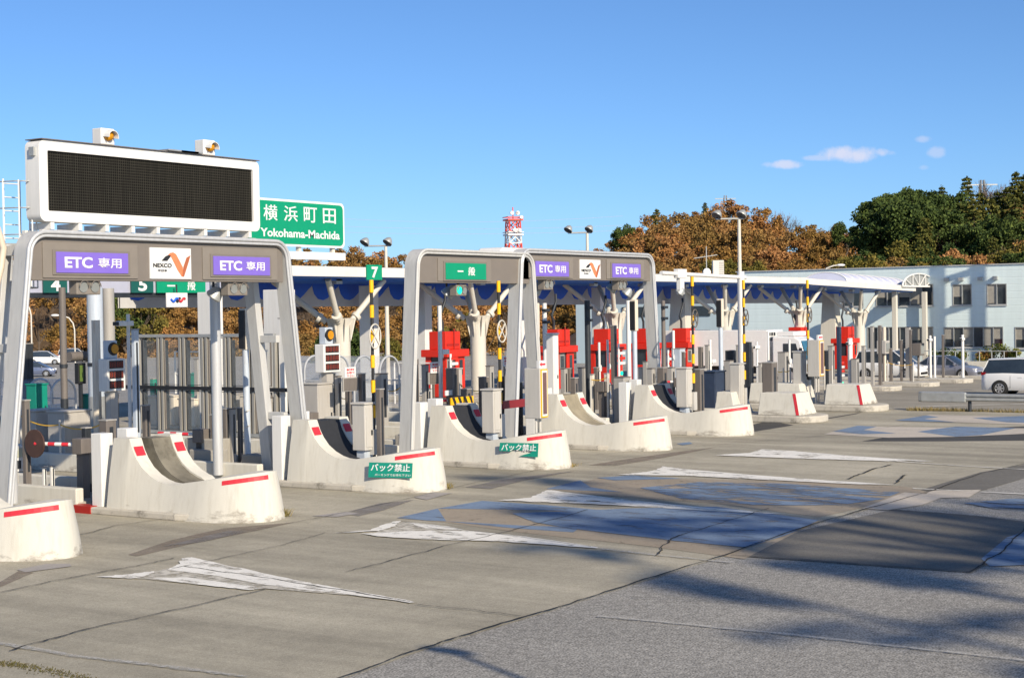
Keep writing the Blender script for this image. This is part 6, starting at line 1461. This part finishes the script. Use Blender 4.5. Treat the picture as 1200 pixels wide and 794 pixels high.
def tree_meshes(kind, seed):
    """unit trees about 10 m tall; returns (trunk mesh, crown mesh)"""
    rnd = random.Random(seed); tr = MB(); cr = MB(); H_ = 10.0
    if kind == 'bare':
        def grow(p, d, l, r, lev):
            q = p+d*l; tr.cyl(p, q, r, r*.7, 4 if lev > 1 else 6, caps=False) if lev < 4 else cr.add([p-Vector((r, 0, 0)), q, p+Vector((r, 0, 0))], [(0, 1, 2)])
            if lev == 5: return
            for _ in range(3 if lev else 5):
                e = (d+Vector((rnd.gauss(0, .42), rnd.gauss(0, .42), rnd.gauss(.12, .25)))).normalized(); grow(p.lerp(q, rnd.uniform(.55, 1)), e, l*rnd.uniform(.62, .82), r*.62, lev+1)
        grow(Vector(), Vector((0, 0, 1)), 3.0, .18, 0)
        return tr, cr, 'twig'
    if kind == 'conifer':
        limb(tr, Vector(), Vector((0, 0, H_*.97)), .22, .03, rnd, 5, .01)
        for lv in range(17):
            z = 1.6+lv*.5; R_ = 2.7*(1-(z-1.0)/9.6)**.85+.15
            for k in range(7 if lv < 11 else 5):
                a = rnd.random()*6.283; rr = R_*rnd.uniform(.7, 1.1); tip = Vector((math.cos(a)*rr, math.sin(a)*rr, z-rr*.18)); tr.cyl((0, 0, z), tip, .04, .012, 4, caps=False)
                for j in range(3):
                    leaf_cloud(cr, rnd, Vector((0, 0, z)).lerp(tip, .4+.3*j), .30+.16*R_*(1-.2*j), 17, .10, .26, .5, .2)
        leaf_cloud(cr, rnd, Vector((0, 0, H_-.2)), .3, 25, .08, .18, 1.6, .1)
        return tr, cr, 'conifer'
    if kind == 'pine':
        limb(tr, Vector(), Vector((.3, .2, H_)), .2, .04, rnd, 6, .02)
        for k in range(20):
            z = 2.8+k*.36; a = rnd.random()*6.283; rr = rnd.uniform(1.6, 3.6)*(1-.045*k); tip = Vector((math.cos(a)*rr, math.sin(a)*rr, z+rnd.uniform(-.2, .5))); tr.cyl((.1, .1, z), tip, .05, .012, 5, caps=False)
            for j in range(4): leaf_cloud(cr, rnd, Vector((.1, .1, z)).lerp(tip, .35+.21*j), .34, 26, .07, .16, .35, .2)
        return tr, cr, 'conifer'
    # broad crowns
    rx = rnd.uniform(3.5, 4.3); cz = 6.3; rz = 3.6
    top = limb(tr, Vector(), Vector((rnd.uniform(-.4, .4), rnd.uniform(-.4, .4), 5.0)), .24, .13, rnd)
    ncl = {'oak': 34, 'russet': 30, 'olive': 28, 'ever': 44}[kind]
    for i in range(ncl):
        a = rnd.random()*6.283; u = rnd.uniform(-.75, 1); q = math.sqrt(max(0, 1-u*u)); k = rnd.uniform(.55, 1.0)
        c = Vector((math.cos(a)*q*rx*k, math.sin(a)*q*rx*k, cz+u*rz*k)); s = rnd.uniform(.75, 1.35)
        if i < 20: limb(tr, top[2+i % 3], c, .08, .02, rnd, 3, .08)
        leaf_cloud(cr, rnd, c, s, 125 if kind != 'ever' else 150, .12, .30, .8, .45)
    return tr, cr, kind
TM = {}
for kind, cnt in (('oak', 3), ('russet', 2), ('olive', 2), ('ever', 2), ('conifer', 3), ('bare', 2), ('pine', 2)):
    for i in range(cnt):
        tr, cr, lk = tree_meshes(kind, 100*i+len(kind)*7+3)
        TM[(kind, i)] = (tr.mesh('trunk', m['trunkbark'], recalc=False), cr.mesh('crown', LM['twig' if kind == 'bare' else lk], recalc=False))
CNT = {'oak': 3, 'russet': 2, 'olive': 2, 'ever': 2, 'conifer': 3, 'bare': 2}
KN = {'oak': 'brown_oak', 'russet': 'russet_tree', 'olive': 'yellowing_tree', 'ever': 'evergreen_tree', 'conifer': 'conifer', 'bare': 'bare_tree'}
bases = []
rt = random.Random(11)
def tree(kind, x, y, ztop, h, label, group, wide=1.0):
    i = rt.randrange(CNT[kind]); a, c = TM[(kind, i)]; s = h/10.0
    o = thing(KN[kind], label, 'tree', (x, y, ztop-h*(.97 if kind != 'bare' else .9)), rt.random()*6.28, group); o.scale = (s*wide, s*wide, s)
    for nm, me in (('trunk', a), ('crown', c)):
        q = bpy.data.objects.new(nm, me); sc.collection.objects.link(q); q.parent = o
    bases.append((x, y, ztop-h))
def interp(tab, px):
    for (a, ya), (c, yc) in zip(tab[:-1], tab[1:]):
        if a <= px <= c: return ya+(yc-ya)*(px-a)/(c-a)
    return tab[0][1] if px < tab[0][0] else tab[-1][1]
def wood(tab, px0, px1, rows, mix, hrange, lab, grp, dens=1.0):
    for D, drop, n in rows:
        for i in range(int(n*dens)):
            px = px0+(px1-px0)*(i+rt.uniform(.1, .9))/int(n*dens); py = interp(tab, px)+drop+rt.uniform(-2, 7)
            DD = D+rt.uniform(-7, 7); q = onD(px, py, DD); kind = rt.choice(mix)
            tree(kind, q.x, q.y, q.z, rt.uniform(*hrange), lab[kind], grp[kind], rt.uniform(.9, 1.15))
# central brown hill
tabB = [(690, 300), (725, 274), (745, 262), (765, 255), (800, 248), (830, 241), (860, 237), (890, 245), (915, 251), (950, 261), (985, 264), (1010, 272), (1060, 290)]
LB = {'oak': 'brown autumn oak on the central wooded hill', 'russet': 'russet autumn tree on the central wooded hill', 'olive': 'yellow-green tree low on the central wooded hill', 'bare': 'bare twiggy tree on the central wooded hill', 'ever': 'dark evergreen on the central wooded hill', 'conifer': 'conifer on the central wooded hill'}
GB = {k: v+'s' if not v.endswith('hill') else v.replace(' on the', 's on the') for k, v in LB.items()}
wood(tabB, 705, 1005, ((300, 1, 13), (285, 9, 14), (270, 24, 14), (255, 40, 14), (240, 58, 13)), ['oak', 'oak', 'oak', 'russet', 'russet', 'bare'], (8.5, 12), LB, GB)
wood([(700, 308), (1000, 304)], 720, 1000, ((225, 0, 13),), ['oak', 'russet', 'olive', 'bare', 'olive'], (6, 8), LB, GB)
wood([(700, 322), (1000, 316)], 700, 1000, ((212, 0, 15),), ['oak', 'bare', 'russet'], (5, 7), LB, GB)
for px, py, D, k, h in ((769, 246, 300, 'conifer', 9), (778, 253, 300, 'conifer', 7), (733, 265, 290, 'ever', 8), (826, 238, 305, 'conifer', 6), (836, 236, 305, 'bare', 7), (850, 234, 305, 'bare', 7), (858, 233, 305, 'bare', 8), (880, 238, 305, 'bare', 8), (908, 243, 305, 'bare', 8), (918, 246, 305, 'bare', 8), (930, 250, 305, 'bare', 8), (945, 252, 305, 'bare', 9), (960, 256, 300, 'bare', 9), (975, 259, 300, 'bare', 8), (703, 284, 320, 'bare', 8), (692, 287, 320, 'bare', 8), (682, 289, 330, 'bare', 8), (712, 288, 310, 'bare', 7), (981, 262, 290, 'conifer', 7), (990, 262, 280, 'ever', 7)):
    q = onD(px, py, D); tree(k, q.x, q.y, q.z, h, LB[k], GB[k])
# dark evergreen hill on the right
tabE = [(985, 275), (1000, 250), (1010, 240), (1030, 230), (1045, 224), (1060, 219), (1085, 219), (1097, 236), (1105, 226), (1130, 226), (1150, 218), (1200, 217), (1260, 210)]
LE = {'ever': 'dark evergreen tree above the office roof at the right', 'conifer': 'dark conifer above the office roof at the right', 'olive': 'yellow-green tree among the dark evergreens', 'bare': 'bare twiggy tree among the dark evergreens', 'oak': 'brown tree among the dark evergreens', 'russet': 'russet tree among the dark evergreens'}
GE = {k: v.replace(' tree', ' trees').replace('conifer', 'conifers') for k, v in LE.items()}
wood(tabE, 1028, 1095, ((240, 2, 6), (230, 14, 6)), ['ever'], (10, 13), LE, GE)
wood(tabE, 1095, 1250, ((245, 4, 8), (235, 14, 8)), ['conifer', 'conifer', 'conifer', 'ever', 'oak'], (11, 14), LE, GE)
wood(tabE, 1022, 1250, ((222, 36, 12),), ['ever', 'conifer', 'conifer', 'bare', 'ever'], (9, 12), LE, GE)
wood(tabE, 1016, 1250, ((208, 62, 14),), ['ever', 'conifer', 'ever', 'olive', 'bare', 'oak'], (8, 10), LE, GE)
wood([(980, 306), (1250, 292)], 985, 1250, ((195, 0, 18),), ['ever', 'olive', 'bare', 'conifer', 'oak', 'ever'], (6, 8), LE, GE)
wood([(980, 318), (1250, 306)], 985, 1250, ((186, 0, 16),), ['ever', 'bare', 'bare', 'oak'], (4, 6), LE, GE)
for px, py, h in ((1133, 209, 12), (1191, 203, 13), (1200, 207, 13), (1104, 220, 10)):
    q = onD(px, py, 246); tree('conifer', q.x, q.y, q.z, h, LE['conifer'], GE['conifer'], .8)
for px, py, h in ((1166, 198, 12), (1176, 200, 12), (1184, 205, 11), (1112, 224, 9), (1156, 206, 11)):
    q = onD(px, py, 252); tree('bare', q.x, q.y, q.z, h, LE['bare'], GE['bare'])
# brown woods behind the canopy on the left
tabL = [(-60, 290), (330, 293), (380, 290), (405, 287), (420, 286), (450, 292), (475, 300), (500, 304), (525, 296), (545, 293), (570, 296), (600, 302), (680, 300), (720, 300)]
LL = {'oak': 'brown autumn oak on the wooded slope behind the canopy', 'russet': 'russet autumn tree on the wooded slope behind the canopy', 'olive': 'yellow-green tree on the wooded slope behind the canopy', 'bare': 'bare twiggy tree on the wooded slope behind the canopy', 'ever': 'green bush-like tree on the wooded slope behind the canopy'}
GL = {k: v.replace(' tree', ' trees').replace('oak', 'oaks') for k, v in LL.items()}
wood(tabL, -40, 730, ((330, 1, 26), (310, 12, 24), (288, 30, 22), (266, 52, 20), (245, 76, 18)), ['oak', 'oak', 'russet', 'russet', 'bare'], (9, 12), LL, GL)
wood([(0, 392), (720, 390)], -40, 700, ((238, 0, 18), (228, 16, 20), (222, 27, 16)), ['oak', 'russet', 'bare', 'oak'], (6.5, 9), LL, GL)
for px, py, D, k, h in ((150, 346, 235, 'ever', 11), (165, 352, 232, 'olive', 10), (402, 388, 200, 'ever', 10), (415, 392, 198, 'ever', 9), (392, 392, 196, 'ever', 9), (385, 398, 196, 'olive', 7), (458, 398, 200, 'olive', 7), (540, 372, 215, 'olive', 10), (556, 372, 215, 'oak', 10)):
    q = onD(px, py, D); tree(k, q.x, q.y, q.z, h, LL[k], GL[k])
# terrain under the woods: a hill surface through the feet of the trees
def hills():
    import numpy as np
    B = np.array(bases); P = B[:, :2]; dep = P @ np.array([Fv.x, Fv.y]); lat = P @ np.array([Rv.x, Rv.y])
    us = np.linspace(178, 345, 40); ks = np.linspace(-.40, .42, 84); vs = []
    for u in us:
        for k in ks:
            x, y = Fv.x*u+Rv.x*k*u, Fv.y*u+Rv.y*k*u
            d2 = (P[:, 0]-x)**2+(P[:, 1]-y)**2; w = 1/(d2+12)**1.6
            z = float((w*B[:, 2]).sum()/w.sum())+.4
            us0 = 178 if k > -.12 else 216
            t = min(1, max(0, (u-us0)/12)); g0 = gz(x, y)-.6
            vs.append((x, y, g0+(z-g0)*t))
    n = len(ks); b = MB(); b.add(vs, [(j*n+i, j*n+i+1, (j+1)*n+i+1, (j+1)*n+i) for j in range(len(us)-1) for i in range(n-1)])
    struct(b.build('hills', m['g_soil'], smooth=80))
hills()
# shrubs in front of the office
for px, py, r, k, lab in ((1121, 417, .75, 'shrub', 'yellow-green rounded shrub before the office ground floor, left one'), (1165, 413, 1.0, 'shrub', 'largest clipped yellow-green shrub before the office ground floor'), (1152, 417, .5, 'russet', 'small red shrub left of the largest clipped shrub'), (1100, 415, .7, 'ever', 'dark green shrub near the canopy end column'), (1180, 414, .5, 'russet', 'small brownish shrub right of the largest clipped shrub'), (1190, 414, .5, 'shrub', 'small green shrub near the right edge, before the office')):
    p = onX(px, py, 122.5); rs = random.Random(px); o = thing('shrub', lab, 'shrub', (p.x, p.y, gz(p.x, p.y)), group='clipped shrubs before the office'); b = MB(); hz = max(.6, p.z-gz(p.x, p.y))
    for _ in range(9): leaf_cloud(b, rs, Vector((rs.uniform(-.6, .6)*r, rs.uniform(-1, 1)*r, hz+rs.uniform(-.5, .35)*r)), r*.6, 90, .05, .12, .9, .4)
    b.build('foliage', LM[k], o, recalc=False); t = MB(); t.cyl((0, 0, 0), (0, 0, hz), .08, .05, 6); t.build('stem', m['trunkbark'], o)
o = thing('planter_kerb', 'low pale railing and kerb in front of the office shrubs', 'kerb', (121.0, 36, gz(121, 36)))
b = MB(); b.box(-.2, .2, -16, 9, 0, .5); b.build('kerb', m['concrete'], o)
b = MB()
for i in range(26): b.cyl((0, -15.5+i*.95, .5), (0, -15.5+i*.95, 1.3), .04, n=6)
b.bar((0, -16, 1.3), (0, 9, 1.3), .07, .07); b.build('railing', m['galv'], o)
# dry tufts and weeds
def tuft(px, py, n, h, w, kind, label):
    p = G(px, py); rs = random.Random(px*3+py); o = tag(MB().build('x', LM[kind]), label, 'weeds'); bpy.data.objects.remove(o)
    b = MB()
    for _ in range(n):
        x, y = rs.gauss(0, w), rs.gauss(0, w*.45); l = h*rs.uniform(.4, 1); a = Vector((rs.gauss(0, .5), rs.gauss(0, .5), 1)).normalized(); q = Vector((x, y, 0)); s = Vector((rs.uniform(-1, 1), rs.uniform(-1, 1), 0)).normalized()*.008
        mid = q+a*l*.6; tip = q+a*l+Vector((a.x, a.y, -.3))*l*.3
        b.add([q-s, q+s, mid+s*.7, mid-s*.7, tip], [(0, 1, 2, 3), (3, 2, 4)])
    o = b.build('grass_tuft', LM[kind], recalc=False); o.location = (p.x, p.y, .01); tag(o, label, 'grass tuft', 'dry grass tufts at the island feet')
tuft(329, 606, 260, .25, .10, 'dry', 'dry grass tuft at the tip of the brown-ramped island')
tuft(476, 573, 420, .24, .22, 'dry', 'dry grass tuft under the intact green sign')
tuft(520, 573, 260, .22, .14, 'dry', 'dry grass tuft at the tip of the island with the intact green sign')
tuft(667, 547, 160, .15, .16, 'dry', 'dry grass tuft at the tip of the island with the torn green sign')
tuft(602, 547.5, 90, .14, .06, 'shrub', 'small green weed under the torn green sign')
tuft(584, 547, 70, .12, .06, 'shrub', 'tiny green weed left of the torn green sign')
tuft(624, 547.5, 70, .11, .06, 'shrub', 'tiny green weed right of the torn green sign')
def verge(name, pts, n, h, kind):
    P = [G(*p) for p in pts]; rs = random.Random(n); b = MB()
    for _ in range(n):
        i = rs.randrange(len(P)-1); q = P[i].lerp(P[i+1], rs.random())+Vector((rs.gauss(0, .07), rs.gauss(0, .07), .012)); l = h*rs.uniform(.3, 1); s = Vector((rs.uniform(-1, 1), rs.uniform(-1, 1), 0)).normalized()*.01; a = Vector((rs.gauss(0, .5), rs.gauss(0, .5), 1)).normalized()
        b.add([q-s, q+s, q+a*l], [(0, 1, 2)])
    o = b.build(name, LM[kind], recalc=False); o['kind'] = 'stuff'; return o
o = verge('dry_grass', [(1064, 481), (1100, 481.5), (1140, 482), (1215, 484)], 1500, .22, 'dry'); o['label'] = 'dry grass along the foot of the guard rail'; o['category'] = 'grass'
o = verge('grass', [(-5, 777), (40, 783), (105, 797)], 700, .03, 'moss'); o['label'] = 'thin line of grass and moss in the lower left corner of the road'; o['category'] = 'grass'
# lamp and trees standing behind the camera whose shadows fall on the road
lt = Vector((15.69, 11.45, 0)); Hl = 7.6; bx = lt - Vector((-SUN_H.x, -SUN_H.y, 0))*(Hl/math.tan(SUN_EL))
o = thing('street_lamp', 'street lamp out of view whose shadow falls on the grey road', 'street lamp', (bx.x, bx.y, 0), 0, 'curved-arm street lamps')
b = MB(); b.cyl((0, 0, 0), (0, 0, Hl), .07, .05); b.build('pole', m['galv'], o); b = MB(); b.ball((0, 0, Hl), .17, (.8, 2.6, .6)); b.build('lamp_head', m['white'], o, smooth=60)
def shade_tree(sx, sy, zc, kind, h, wide, i):
    L_ = zc/math.tan(SUN_EL); x = sx+SUN_H.x*L_; y = sy+SUN_H.y*L_; a, c = TM[(kind, i)]
    o = thing('shade_tree', 'tree behind the viewer whose shadow streaks the right of the road', 'tree', (x, y, zc-h*.62), random.Random(int(sx*10)).random()*6, 'trees behind the viewer'); o.scale = (wide, wide, h/10)
    for nm, me in (('trunk', a), ('crown', c)):
        q = bpy.data.objects.new(nm, me); sc.collection.objects.link(q); q.parent = o
SH = []
for sx, sy, zc, kind, h, wide, i in ((26.5, 9.3, 21, 'pine', 22, 1.7, 0), (30.5, 12.0, 23, 'bare', 26, 1.6, 1), (22.0, 6.2, 20, 'pine', 20, 1.6, 1), (33, 9, 24, 'bare', 26, 1.8, 0), (18.5, 4.6, 19, 'pine', 18, 1.2, 0), (11.2, 17.6, 15, 'pine', 15, .8, 0)):
    shade_tree(sx, sy, zc, kind, h, wide, i)
